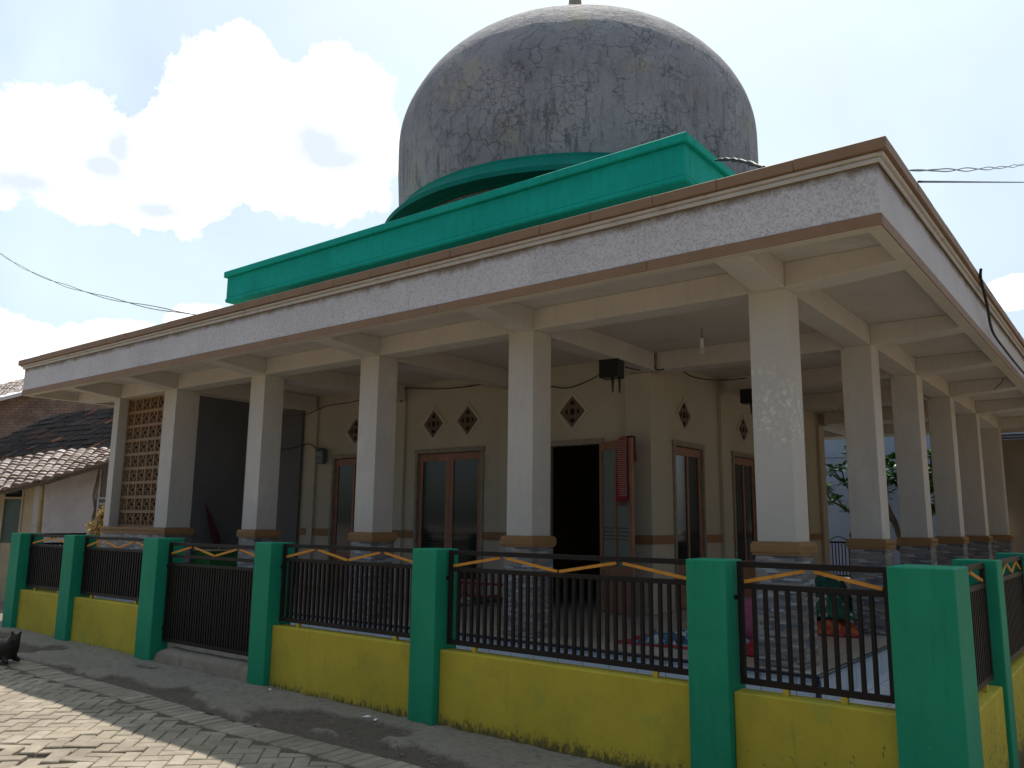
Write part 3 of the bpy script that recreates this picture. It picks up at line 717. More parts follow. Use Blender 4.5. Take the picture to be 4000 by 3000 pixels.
# vent diamonds
def diamond(c, z, w, h, axis):
    a, b = (w / 2, h / 2)
    def P(s): return [(-a * s, 0), (0, -b * s), (a * s, 0), (0, b * s)]
    f = MB()
    def ringd(s0, s1, y0, y1):
        o_, i_ = P(s0), P(s1)
        for q in range(4): r = (q + 1) % 4; f.prism([o_[q], o_[r], i_[r], i_[q]], 'y', y0, y1)
    ringd(1.0, .93, -.008, 0); ringd(.93, .82, -.022, 0); ringd(.82, .74, -.012, 0)
    pl = MB(); pl.prism(P(.745), 'y', -.004, 0)
    loc, rz = ((c, 2.9995, z), 0) if axis == 'x' else ((HX1 + .0005, c, z), R(90))
    o = pl.build('vent_block', 'brownplate', MQ, loc=loc, rot=(0, 0, rz)); f.build('vent_frame', 'cream', o)
    def op(pts): h_ = MB(); h_.prism(pts, 'y', -.0055, -.003); h_.build('vent_dark_inset', 'hole', o)  # raised dark pieces painting the darkness of open holes
    s = .040; op([(-s, -s * 1.1), (s, -s * 1.1), (s * .8, 0), (s, s * 1.1), (-s, s * 1.1), (-s * .8, 0)])
    for dz in (1, -1): op([(-.036, dz * .105), (.036, dz * .105), (.036, dz * .14), (0, dz * .175), (-.036, dz * .14)][::dz])
    for dx in (1, -1): op([(dx * .085, -.042), (dx * .108, -.036), (dx * .132, 0), (dx * .108, .036), (dx * .085, .042)][::dx])
for c, z in ((-9.16, 2.865), (-7.175, 2.872), (-6.40, 2.885), (-4.315, 2.875)): diamond(c, z, .62, .66, 'x')
for c, z in ((4.10, 2.85), (6.40, 2.85), (9.05, 2.85)): diamond(c, z, .60, .58, 'y')
# charcoal painted partitions at the left end
m = MB(); m.box(X4 - .13, X4 - .012, .429, 1.42, .001, ZT - .06); m.build('partition', 'charcoal', MQ)
m = MB(); m.box(-12.1, -10.692, 2.95, 3.06, .001, ZT + .06); m.build('partition', 'charcoal', MQ)
# back wall seen past the last columns
m = MB(); m.box(-.05, FX1 - .02, 13.95, 14.10, -.6, 3.17); m.build('end_wall', 'endwall_shaded', MQ)
m = MB(); m.box(-.05, FX1 - .02, 13.97, 14.08, 3.335, ZS - .001); m.build('end_wall', 'hallwall', MQ)
for z in (3.21, 3.27):
    m = MB(); m.box(-.05, FX1 - .02, 14.00, 14.06, z - .02, z + .022); m.build('vent_bar', 'cable_grey', MQ)

# upper tier: set-back wall, green parapet slab, ring, dome
DC = (-6.55, 6.5); PS = 4.87; PY = 6.4
px0, px1, py0, py1 = -6.55 - PS, -6.55 + PS, PY - PS, PY + PS
m = MB(); m.box(px0 + .75, px1 - .75, py0 + .75, py1 - .75, 3.971, 5.43); m.build('upper_wall', 'plaster_cream', MQ)
def sqring(name, z0, z1, out, th, mat, bv=.006):
    m = MB(); a, b, c, d = px0 - out, px1 + out, py0 - out, py1 + out
    m.box(a, b, c, c + th, z0, z1); m.box(a, b, d - th, d, z0, z1); m.box(a, a + th, c + th + .001, d - th - .001, z0, z1); m.box(b - th, b, c + th + .001, d - th - .001, z0, z1)
    return m.build(name, mat, MQ, bevel=bv)
sqring('parapet', 5.46, 5.872, 0, .14, 'teal_parapet')
sqring('parapet_coping', 5.874, 5.995, .055, .24, 'teal_parapet', .012)
sqring('parapet_foot', 5.376, 5.458, .018, .25, 'teal_parapet', .02)
m = MB(); m.box(px0 + .26, px1 - .26, py0 + .26, py1 - .26, 5.37, 5.46); m.build('upper_slab', 'slab_low_bounce', MQ)
m = MB(); m.lathe([(3.58, 5.461), (3.58, 6.86)], DC, 96); m.build('drum', 'dome_cement', MQ)
m = MB(); m.lathe([(3.57, 6.87), (3.60, 6.835), (3.64, 6.835), (3.66, 6.855), (3.96, 6.862), (3.965, 6.845), (4.0, 6.845), (4.005, 6.935), (3.955, 6.945), (3.945, 6.965), (3.90, 6.985), (3.82, 7.035), (3.76, 7.11), (3.72, 7.20), (3.715, 7.265), (3.64, 7.27)], DC, 200, smooth=False)
m.build('dome_ring', 'teal_dark', MQ)
prof = [(3.66, 7.24), (3.70, 7.6), (3.722, 8.2), (3.728, 8.8)]
for k in range(1, 33):
    a = math.pi / 2 * k / 32; prof.append((max(.02, 3.728 * math.cos(a)), 8.8 + 2.69 * math.sin(a)))
m = MB(); m.lathe(prof, DC, 160)
for i, v in enumerate(m.v):
    r = Vector((v[0] - DC[0], v[1] - DC[1], v[2] - 8.5)); s_ = 1 + .0045 * noise.noise(r * .9) + .002 * noise.noise(r * 2.7)
    m.v[i] = (DC[0] + r.x * s_, DC[1] + r.y * s_, 8.5 + r.z * (s_ if v[2] > 8 else 1))
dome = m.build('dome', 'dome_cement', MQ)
m = MB(); m.lathe([(.34, 11.40), (.27, 11.52), (.235, 11.8), (.20, 12.1), (.15, 12.4), (.13, 12.7), (.17, 12.8), (.17, 12.95), (.05, 13.05), (.03, 13.5), (.0, 13.6)], DC, 32); m.build('finial', 'concrete', dome)

# ------------------------------------------------------------------ fence along the lane
FN = tag(empty('boundary_fence', (0, -1.5, 0)), 'green posts, low yellow wall and dark railings with orange zigzag bars round the mosque', 'fence')
def put(o): o.location = Vector(o.location) - Vector(FN.location); return o
def post(x0, x1, y0, y1, zt=.962, zb=None):
    m = MB(); zb = gz(x1) - .12 if zb is None else zb
    m.box(x0, x1, y0, y1, zb, zt); o = m.build('post', 'green_paint', FN, bevel=.010, seg=2); put(o); return o
POSTS = [(1.115, 1.498, -1.65, -1.17), (-.256, .048, -1.65, -1.34), (-3.03, -2.725, -1.65, -1.34), (-5.477, -5.181, -1.65, -1.33), (-7.87, -7.508, -1.65, -1.28), (-10.10, -9.77, -1.65, -1.33), (-11.92, -11.577, -1.65, -1.30)]
for p in POSTS: post(*p)
SP = [(1.19, 1.498, .06, .34), (1.19, 1.498, 2.34, 2.62), (1.19, 1.498, 4.62, 4.90), (1.19, 1.498, 6.9, 7.18), (1.19, 1.498, 9.2, 9.48), (1.19, 1.498, 11.5, 11.78), (1.19, 1.498, 13.8, 14.08)]
for p in SP: post(*p)
def lowwall(x0, x1, y0, y1, zt):
    m = MB(); m.box(x0, x1, y0, y1, gz(x0) - .12, zt); o = m.build('low_wall', 'yellow_paint', FN, bevel=.012, seg=2); put(o)
for (a, b, z) in ((1, 0, .068), (2, 1, .072), (3, 2, .085), (5, 4, .098), (6, 5, .10)): lowwall(POSTS[a][1] + .001, POSTS[b][0] - .001, -1.575, -1.405, z)
prev = POSTS[0][3]
for p in SP: lowwall(1.33, 1.468, prev + .001, p[2] - .001, .045); prev = p[3]
def railing(L_, z0, z1, mid, npk, peaks, parent, name='railing', th=.035, mid2=None, startlow=True, pw=.027):
    """local frame: x 0..L_, y centred, z absolute"""
    m = MB(); r = .038
    m.box(0, r, -th / 2, th / 2, z0, z1); m.box(L_ - r, L_, -th / 2, th / 2, z0, z1)
    m.box(r, L_ - r, -th / 2, th / 2, z0, z0 + .042); m.box(r, L_ - r, -th / 2, th / 2, z1 - .04, z1); m.box(r, L_ - r, -th / 2, th / 2, mid - .038, mid)
    tp = mid - .038
    if mid2: m.box(r, L_ - r, -th / 2, th / 2, mid2 - .036, mid2); tp = mid2 - .036
    for i in range(npk):
        x = r + (L_ - 2 * r) * (i + 1) / (npk + 1) + random.uniform(-.003, .003); m.box(x - pw / 2, x + pw / 2, -.015, .015, z0 + .041, tp + .001)
    o = m.build(name, 'iron', parent, bevel=.002)
    for x in ((.32, L_ - .32) if mid2 is None else ()):
        q = MB(); q.box(x - .022, x + .022, -.02, .02, z0 - .05, z0 - .0005); q.build('mounting_lug', 'yellowbracket', o, bevel=.003)
    for i in range(peaks * 2):
        s0 = i / (peaks * 2); s1 = (i + 1) / (peaks * 2); up = (i % 2 == 0) == startlow
        xa, xb = r + (L_ - 2 * r) * s0, r + (L_ - 2 * r) * s1
        za, zb = (mid + .010, z1 - .050) if up else (z1 - .050, mid + .010)
        g = .03 if L_ > .9 else .01
        xa += g * (.3 if up else 1); xb -= g * (1 if up else .3); d = Vector((xb - xa, 0, zb - za)).normalized(); nrm = Vector((-d.z, 0, d.x)) * .0125
        a = Vector((xa, 0, za)); b = Vector((xb, 0, zb)); q = MB()
        q.prism([((a - nrm).x, (a - nrm).z), ((b - nrm).x, (b - nrm).z), ((b + nrm).x, (b + nrm).z), ((a + nrm).x, (a + nrm).z)], 'y', -.006, .006)
        q.build('zigzag_bar', 'orangebar', o, bevel=.001)
    return o
def front_rail(a, b, z0, npk, peaks):
    x0, x1 = POSTS[a][1] + .025, POSTS[b][0] - .02
    o = railing(x1 - x0, z0, .952, .80, npk, peaks, FN); o.location = (x0, -1.49, 0); put(o)
    for zz in (.70,):
        for xx in (x0 - .026, x1 - .001):
            q = MB(); q.box(xx, xx + .027, -1.51, -1.475, zz - .015, zz + .015); r_ = q.build('hinge_lug', 'iron', o); r_.location = (-x0, 1.49, 0)
front_rail(1, 0, .112, 11, 1); front_rail(2, 1, .118, 29, 2); front_rail(3, 2, .125, 27, 2); front_rail(5, 4, .14, 27, 2); front_rail(6, 5, .14, 20, 1)
prev = POSTS[0][3]
for p in SP:
    l = p[2] - prev - .03; o = railing(l, .095, .945, .80, max(10, int(l / .083)), 1 if l < 1.5 else 3, FN); o.location = (1.40, prev + .015, 0); o.rotation_euler = (0, 0, R(90)); put(o); prev = p[3]
# short return at the far left end, from the last post to the building
o = railing(.98, .20, .952, .80, 10, 1, FN); o.location = (-11.98, -1.28, 0); o.rotation_euler = (0, 0, math.atan2(1.0, -.28)); put(o)
lw = MB(); lw.prism([(-12.0, -1.31), (-11.86, -1.29), (-12.14, -.26), (-12.28, -.30)], 'z', -.62, .14); put(lw.build('low_wall', 'yellow_paint', FN, bevel=.01))

# entrance gate between two posts, with its concrete step
GT = tag(empty('metal_gate', (-7.50, -1.49, 0)), 'dark metal entrance gate of close upright bars above a worn concrete step', 'gate')
o = railing(2.0, -.30, .915, .765, 36, 2, GT, name='gate_leaf', mid2=.665, startlow=True); o.location = (.012, 0, 0)
m = MB(); m.box(-.012, .012, -.02, .02, .60, .64); m.box(-.012, .012, -.02, .02, -.16, -.12); m.build('hinge', 'iron', GT)
st = MB(); n = 48
prof = [(-1.40, -.70), (-1.40, -.365), (-1.54, -.372), (-1.59, -.392), (-1.615, -.43), (-1.635, -.54), (-1.65, -.66), (-1.65, -.72)]
for i in range(n + 1):
    x = -7.506 + 2.028 * i / n; k = len(st.v); e = min(1, i / 5, ) if i < 5 else 1
    for (y, z) in prof:
        st.v.append((x, y + .018 * fbm(x, z, 4, 3) - (1 - e) * -.03 * (y < -1.5), z + .012 * fbm(x, y, 4, 4) - (1 - e) * .04 * (z > -.5) + .0))
    if i:
        for q in range(len(prof) - 1): st.f.append([k - len(prof) + q, k - len(prof) + q + 1, k + q + 1, k + q]); st.sm.append(True); st.mi.append(0)
for base in (0, n * len(prof)): st.f.append([base + q for q in range(len(prof))]); st.sm.append(False); st.mi.append(0)
tag(st.build('doorstep', 'concrete'), 'worn rounded concrete step leading up to the dark entrance gate', 'step')

# ------------------------------------------------------------------ things on and around the veranda
def thing(mb, name, mat, label, cat, origin, group=None, **k):
    o = mb.build(name, mat, None, origin=origin, **k); return tag(o, label, cat, group)
# loudspeaker cabinets hung under the beams
def cabinet(x, y, z, s, label):
    e = tag(empty('hanging_cabinet', (x, y, z)), label, 'cabinet', None)
    m = MB(); m.box(-.27 * s, .13 * s, -.16 * s, .16 * s, -.36 * s, 0); m.build('cabinet_body', 'black_plastic', e, bevel=.006)
    for dx, dy in ((-.01, -.10), (.10, -.02)):
        q = MB(); q.tube([(dx * s, dy * s, -.36 * s), (dx * s, dy * s, -.37 * s - .02), (dx * s, dy * s, -.66 * s)], [.030 * s, .030 * s, .012 * s], 10); q.build('leg', 'black_plastic', e)
    return e
e = cabinet(-2.95, 1.95, 3.345, .68, 'black cabinet with tapered legs hanging under the beam, near the open door'); e.rotation_euler = (0, 0, R(8))
cabinet(-2.34, 5.15, 3.33, .62, 'black cabinet under the side beam, half hidden behind the flaking corner column')
# hanging bulbs
def bulb(x, y, zt, drop, label, lit=False):
    e = tag(empty('hanging_bulb', (x, y, zt)), label, 'light bulb')
    m = MB(); m.tube([(0, 0, 0), (.003, 0, -drop * .5), (0, .002, -drop)], .004, 6); m.build('cord', 'cable', e)
    m = MB(); m.lathe([(.004, -drop + .01), (.02, -drop), (.022, -drop - .05), (.016, -drop - .06)], n=16); m.build('bulb_holder', 'black_plastic' if drop < .12 else 'white_plastic', e)
    m = MB(); m.lathe([(.016, -drop - .055), (.024, -drop - .07), (.024, -drop - .11), (.018, -drop - .12)], n=16); b_ = m.build('bulb_base', 'white_plastic', e)
    m = MB(); m.tube([(.022 * math.cos(a), .022 * math.sin(a), -drop - .12 - .075 * a / (2 * math.pi * 3.5)) for a in [k * .35 for k in range(int(2 * math.pi * 3.5 / .35))]], .0075, 6); m.build('spiral_tube', 'white_plastic', b_)
bulb(-1.706, 1.93, ZS, .13, 'spiral energy-saving bulb hanging from the ceiling left of the corner column')
bulb(-1.90, 7.97, ZS, .10, 'small bulb on a cord hanging deep in the side veranda, between two columns')
# meter box
m = MB(); m.box(-.11, .11, -.09, 0, -.15, .11); MT = empty('electric_meter', (-10.02, 2.954, 2.43)); tag(MT, 'grey electric meter box on the wall left of the leftmost brown door', 'meter')
m.build('meter_case', 'grey_plastic', MT, bevel=.012, seg=2)
m = MB(); m.box(-.08, .08, -.097, -.091, .0, .075); m.build('meter_window', 'dark_glass', MT)
m = MB(); m.lathe([(.0, .16), (.06, .15), (.09, .12), (.09, .11)], (0, -.05), 20); m.build('meter_cap', 'grey_plastic', MT)
# cables
def cable(name, pts, r, label, mat='cable', wig=0.0, group=None, n=6):
    P = [Vector(p) for p in pts]; out = []
    for i in range(len(P) - 1):
        a, b, c, d = P[max(i - 1, 0)], P[i], P[i + 1], P[min(i + 2, len(P) - 1)]
        for k in range(8):
            t = k / 8; t2, t3 = t * t, t * t * t
            out.append(.5 * ((2 * b) + (c - a) * t + (2 * a - 5 * b + 4 * c - d) * t2 + (3 * b - a - 3 * c + d) * t3) + (Vector((random.uniform(-wig, wig), random.uniform(-wig, wig), random.uniform(-wig, wig))) if wig else Vector()))
    out.append(P[-1]); m = MB(); m.tube(out, r, n); return thing(m, name, mat, label, 'cable', P[0], group)
cable('cable', [(-7.92, 2.93, 3.30), (-7.90, 2.90, 3.50), (-7.72, 2.90, 3.535), (-6.84, 2.90, 3.445), (-6.02, 2.90, 3.445), (-5.68, 2.92, 3.53), (-5.66, 2.88, 3.36)], .009, 'thin black cable sagging along the wall top above the double door')
cable('cable', [(-5.38, 2.9, 3.50), (-5.33, 2.85, 3.42), (-4.63, 2.88, 3.275), (-4.29, 2.88, 3.225), (-3.78, 2.7, 3.28), (-3.20, 2.0, 3.20)], .009, 'black cable running along the wall to the hanging cabinet above the open door')
cable('cable', [(-2.82, 2.0, 3.24), (-3.05, 2.87, 3.36), (-3.0, 2.885, 3.48), (-2.98, 2.885, 3.588), (-2.862, 2.885, 3.585), (-2.845, 2.89, 3.36), (-2.72, 2.90, 3.345)], .009, 'black cable looping over the beam end beside the hanging cabinet')
cable('cable', [(-2.60, 3.23, 3.35), (-2.40, 3.23, 3.24), (-2.10, 3.4, 3.20), (-1.85, 3.7, 3.25)], .008, 'short black cable sagging below the side veranda ceiling')
cable('cable', [(-12.0, 2.93, 2.60), (-10.95, 2.90, 2.62), (-10.60, 2.88, 2.66), (-10.40, 2.88, 2.68), (-10.22, 2.88, 2.63), (-10.06, 2.88, 2.50), (-10.03, 2.90, 2.56)], .011, 'black supply cable curving down to the grey meter box')
cable('cable', [(-11.2, 2.85, 3.28), (-10.0, 2.5, 3.19), (-9.38, 2.45, 3.29), (-8.6, 2.4, 3.30), (-8.1, 2.35, 3.345)], .008, 'slack black cable strung below the beam above the leftmost brown door')
cable('cable', [(.95, 6.32, 3.36), (.93, 6.33, 3.30), (.82, 6.35, 3.20)], .006, 'loose cable end dangling from the right-hand eave')
cable('cable', [(1.20, 3.02, 4.095), (1.172, 3.18, 4.02), (1.165, 3.56, 3.80), (1.12, 4.2, 3.62), (1.12, 5.3, 3.57), (1.12, 6.7, 3.56), (1.12, 8.5, 3.58)], .016, 'thick black cable draped down over the right-hand fascia')
def overhead(name, a, b, sag, r, label, mat, strands=2, tw=.03):
    a, b = Vector(a), Vector(b); m = MB(); n = 60; ph = random.random() * 6
    for s_ in range(strands):
        pts = []
        for i in range(n + 1):
            t = i / n; p = a.lerp(b, t) - Vector((0, 0, sag * 4 * t * (1 - t)))
            if strands > 1: w = tw * (.4 + .6 * abs(math.sin(t * 11 + ph))); p += Vector((0, 0, w * math.sin(t * 19 + ph + s_ * math.pi))) * min(1, t * 12)
            pts.append(p)
        m.tube(pts, r, 6)
    return thing(m, name, mat, label, 'cable', tuple(a))
overhead('overhead_cable', (-7.97, -.95, 4.07), (-30.07, 3.97, 10.75), .30, .008, 'pair of thin twisted cables rising left from the roof edge across the sky', 'cable_grey')
overhead('overhead_cable', (.72, 2.11, 5.08), (.806, 15.25, 9.996), .04, .008, 'pair of thin pale cables leaving the roof top towards the right', 'cable_grey')
overhead('overhead_cable', (.78, 2.19, 4.96), (.756, 15.3, 9.564), .0, .013, 'single thick black cable stretched behind the right-hand roof corner', 'cable', 1)
overhead('overhead_cable', (-1.285, 1.53, 5.53), (.217, -1.0, 4.10), -.04, .013, 'short pair of cables from the green parapet down to the roof edge', 'cable', 2, .012)

# towel over the open door leaf
def towel():
    hx, hy = -3.832, 2.972; u = Vector((math.cos(R(-30)), math.sin(R(-30)), 0)); n = Vector((u.y, -u.x, 0))
    m = MB(); cols = 14; k0 = 0; rows = 30; w0 = .20
    for side, ln, off in ((1, .87, .012), (-1, .34, -.055)):
        k = len(m.v)
        for r in range(rows + 1):
            t = r / rows
            for c in range(cols + 1):
                s = c / cols; wd = (w0 + (.01 + .10 * t) * (side > 0)); uu = .72 + (s - .5) * wd + (-.03 * t if side > 0 else .10 + .05 * t)
                wave = .012 * math.sin(s * 13 + t * 2) * (.3 + t)
                z = 2.388 - t * ln; p = Vector((hx, hy, 0)) + u * uu + n * (side * .012 + off * 0 + wave + (.008 if side > 0 else -.048)); m.v.append((p.x, p.y, z))
        for r in range(rows):
            for c in range(cols): a = k + r * (cols + 1) + c; m.f.append([a, a + 1, a + cols + 2, a + cols + 1]); m.sm.append(True); m.mi.append(0)
    # the fold across the top edge of the leaf
    k = len(m.v)
    for r, (o_, z) in enumerate(((.02, 2.386), (.012, 2.402), (-.02, 2.405), (-.052, 2.400), (-.060, 2.386))):
        for c in range(cols + 1): p = Vector((hx, hy, 0)) + u * (.72 + (c / cols - .5) * w0 + .025 * r) + n * o_; m.v.append((p.x, p.y, z))
    for r in range(4):
        for c in range(cols): a = k + r * (cols + 1) + c; m.f.append([a, a + 1, a + cols + 2, a + cols + 1]); m.sm.append(True); m.mi.append(0)
    # fringe
    for c in range(16):
        s = c / 15; p = Vector((hx, hy, 0)) + u * (.69 + (s - .5) * .23) + n * (.022 + .01 * math.sin(s * 13)); m.tube([(p.x, p.y, 1.525), (p.x + random.uniform(-.008, .008), p.y, 1.45)], .003, 4, mi=1)
    o = thing(m, 'towel', ['towel_cloth', 'red_cloth'], 'red and white patterned cloth slung over the top of the open wooden door', 'towel', (hx, hy, 2.39))
    so = o.modifiers.new('s', 'SOLIDIFY'); so.thickness = .004
towel()
def crumple(name, cx, cy, lx, ly, h, mat, label, cat, rot=0, seed=0, z0=.004, n=26, group=None):
    m = MB(); ca, sa = math.cos(rot), math.sin(rot)
    for j in range(n + 1):
        for i in range(n + 1):
            u, v = i / n - .5, j / n - .5; e = min(1, (.5 - max(abs(u), abs(v))) * 7)
            k = 1 + .12 * noise.noise(Vector((u * 3 + seed, v * 3, 5.0)))
            x, y = u * lx * k, v * ly * k; z = z0 + h * e * max(0, .55 + .9 * noise.noise(Vector((u * 4.5 + seed, v * 4.5, seed)))) + .003
            m.v.append((cx + x * ca - y * sa, cy + x * sa + y * ca, z))
    for j in range(n):
        for i in range(n): a = j * (n + 1) + i; m.f.append([a, a + 1, a + n + 2, a + n + 1]); m.sm.append(True); m.mi.append(0)
    o = thing(m, name, mat, label, cat, (cx, cy, 0), group); s = o.modifiers.new('s', 'SOLIDIFY'); s.thickness = .006; s.offset = 1; return o
crumple('floor_mat', -1.36, .78, 1.15, .60, .13, 'mat_cloth', 'crumpled blue patterned mat on the veranda floor left of the corner column', 'mat', .10, 1.3)
crumple('floor_mat', -1.40, .77, 1.32, .78, .012, 'red_cloth', 'flat red-edged cloth lying under the crumpled blue patterned mat', 'mat', .10, 4.1, z0=.001)
crumple('folded_cloth', -.62, .52, .26, .22, .11, 'red_cloth', 'small red cloth on the floor just behind the corner column', 'cloth', .3, 2.2)
def cushion(cx, cy, cz, a, b, c, mat, name, label, cat, rot=(0, 0, 0)):
    m = MB(); n = 20
    for j in range(n + 1):
        th = math.pi * j / n
        for i in range(n * 2):
            ph = math.pi * i / n; sx, sy = math.cos(ph), math.sin(ph); q = (abs(sx) ** 4 + abs(sy) ** 4) ** -.25; r = math.sin(th) ** .6
            m.v.append((a * sx * q * r * (1 + .03 * noise.noise(Vector((ph * 3, th * 3, 1)))), b * sy * q * r, c * math.cos(th) * (1 - .35 * (r ** 3))))
    w = n * 2
    for j in range(n):
        for i in range(w): m.f.append([j * w + i, j * w + (i + 1) % w, (j + 1) * w + (i + 1) % w, (j + 1) * w + i]); m.sm.append(True); m.mi.append(0)
    return tag(m.build(name, mat, None, loc=(cx, cy, cz), rot=rot), label, cat)
cushion(-.82, 1.30, .24, .25, .22, .10, 'pink_cloth', 'cushion', 'pink patterned cushion propped upright behind the corner column', 'cushion', (R(72), 0, R(20)))
cushion(-.80, 1.52, .43, .16, .14, .07, 'pink_cloth', 'cushion', 'red and pink cushion topping the pile behind the corner column', 'cushion', (R(60), 0, R(10)))
crumple('folded_rug', -.72, 2.68, .95, .62, .16, 'orange_cloth', 'orange red rug at the bottom of the pile by the second side column', 'rug', .15, 6.0)
crumple('folded_rug', -.74, 2.82, .85, .50, .22, 'rug_cloth', 'dark green patterned rug folded on top of the orange red rug', 'rug', .1, 3.4, z0=.17)
crumple('folded_rug', -.80, 3.15, .80, .36, .36, 'rug_cloth', 'dark green rug heaped high against the second side column', 'rug', .05, 8.4, z0=.22)
m = MB(); m.tube([(-5.66, 1.95, .06), (-5.60, 2.9, .06)], .055, 14); m.tube([(-5.66, 1.94, .06), (-5.66, 1.93, .06)], .02, 10)
thing(m, 'rolled_mat', 'rug_cloth', 'rolled dark mat lying by the wall below the double door', 'mat', (-5.66, 1.95, 0))
m = MB(); m.box(-5.95, -4.92, 2.30, 2.36, .30, .33); m.box(-5.95, -4.92, 2.30, 2.36, .12, .14); m.box(-5.94, -5.90, 2.31, 2.35, .003, .30); m.box(-4.97, -4.93, 2.31, 2.35, .003, .30)
thing(m, 'low_rack', 'red_cloth', 'low dark red rack on the floor between the double door and the open door', 'rack', (-5.4, 2.33, 0), bevel=.004)
# umbrella leaning on the dark wall, green tub below
def umbrella():
    e = tag(empty('closed_umbrella', (-10.10, .92, .70)), 'closed dark red umbrella leaning point-up against the charcoal wall', 'umbrella')
    ax = Vector((-.09, -.27, .76)); ax.normalize(); q = ax.to_track_quat('Z', 'Y'); e.rotation_euler = q.to_euler()
    m = MB(); prof = [(.012, .10), (.042, .12), (.052, .22), (.040, .45), (.022, .66), (.008, .78)]
    k = len(m.v); n = 32
    for r, z in prof:
        for j in range(n): a = 2 * math.pi * j / n; rr = r * (1 + .22 * math.cos(8 * a + z * 6)); m.v.append((rr * math.cos(a), rr * math.sin(a), z))
    for i in range(len(prof) - 1):
        for j in range(n): m.f.append([i * n + j, i * n + (j + 1) % n, (i + 1) * n + (j + 1) % n, (i + 1) * n + j]); m.sm.append(True); m.mi.append(0)
    m.build('canopy', 'darkred_cloth', e)
    m = MB(); m.tube([(0, 0, .77), (0, 0, .84)], .006, 8); m.build('tip', 'iron', e)
    m = MB(); m.tube([(0, 0, .12), (0, 0, -.02)], .008, 8); m.build('shaft', 'paper', e)
umbrella()
m = MB(); m.box(-10.22, -9.78, .55, 1.25, .001, .40); 
tb = thing(m, 'storage_bench', 'green_plastic', 'low green bench standing against the charcoal wall under the umbrella', 'bench', (-10.0, .9, 0), bevel=.02, seg=3)
m = MB(); m.box(-.24, .24, -.38, .38, .401, .69); o = m.build('bench_bin', 'green_plastic', tb, bevel=.03, seg=3)
m = MB(); m.box(-.25, .25, -.39, .39, .692, .715); m.build('lid', 'plaster_cream', tb, bevel=.006)
# small iron gate at the back of the side veranda
GB = tag(empty('iron_gate', (-3.52, 13.25, 0)), 'small black iron gate with arched top at the far end of the side veranda', 'gate')
m = MB(); m.box(-.24, -.205, -.015, .015, .003, .86); m.box(.235, .27, -.015, .015, .003, .86); m.box(-.205, .235, -.015, .015, .82, .86); m.box(-.205, .235, -.015, .015, .05, .08)
for k in range(5): m.box(-.15 + k * .075, -.13 + k * .075, -.008, .008, .079, .821)
m.build('frame', 'iron', GB)
m = MB(); m.tube([(-.22 + .47 * k / 12, 0, .86 + .11 * math.sin(math.pi * k / 12)) for k in range(13)], .012, 6); m.build('arch', 'iron', GB)

# ------------------------------------------------------------------ behind the mosque: white wall, frangipani
m = MB(); m.box(-11.0, 3.2, 17.0, 17.2, -.8, 3.165); m.box(-11.0, 3.2, 16.97, 17.22, 3.167, 3.20); m.box(-11.0, 3.2, 17.06, 17.2, 3.201, 5.0)
thing(m, 'rear_wall', 'plaster_shade_blue', 'tall white plastered wall with bluish shade in its colour, between the columns behind the tree', 'wall', (-4, 17.1, 0))
def frangipani():
    T = tag(empty('frangipani_tree', (-2.35, 15.5, -.25)), 'forked frangipani tree with long leaves against the pale rear wall', 'tree')
    rnd = random.Random(5); m = MB(); tips = []
    def br(p, d, r, l, dep):
        q = p + d * l; pm = p + d * l * .5 + Vector((rnd.uniform(-.03, .03), rnd.uniform(-.03, .03), 0)); m.tube([p, pm, q], [r, r * .88, r * .74], 8)
        if dep == 0: tips.append((q, d)); return
        for k in range(2 if rnd.random() < .6 else 3):
            a = rnd.uniform(0, 6.28); s_ = rnd.uniform(.35, .75); nd = (d + Vector((math.cos(a) * s_, math.sin(a) * s_, .15))).normalized(); br(q, nd, r * .7, l * rnd.uniform(.62, .9), dep - 1)
        if dep < 3: tips.append((q, d))
    br(Vector((0, 0, 0)), Vector((-.22, 0, 1)).normalized(), .10, .95, 4); br(Vector((-.15, 0, .75)), Vector((.45, .1, .9)).normalized(), .07, .8, 3)
    br(Vector((-.25, 0, .85)), Vector((-.85, .0, .75)).normalized(), .06, 1.0, 3)
    m.build('trunk', 'bark', T)
    lf = MB()
    for (q, d) in tips + [(Vector((-.30, -.2, 3.15)), Vector((0, 0, 1))), (Vector((-.35, -.1, 2.95)), Vector((.2, 0, 1)))]:
        for k in range(20):
            a = rnd.uniform(0, 6.28); e = rnd.uniform(-.35, .9); L_ = rnd.uniform(.18, .34); w = L_ * .20
            u = Vector((math.cos(a) * math.cos(e), math.sin(a) * math.cos(e), math.sin(e))); s_ = u.cross(Vector((0, 0, 1))).normalized() * w; dn = Vector((0, 0, -L_ * .16))
            p0 = q + u * .03; p1 = q + u * L_ * .45; p2 = q + u * L_ * .8 + dn * .5; p3 = q + u * L_ + dn
            lf.add([p0, p1 + s_, p1 - s_, p2 + s_ * .8, p2 - s_ * .8, p3], [(0, 1, 2), (1, 3, 4, 2), (3, 5, 4)])
    lf.build('leaves', 'leaf', T)
frangipani()

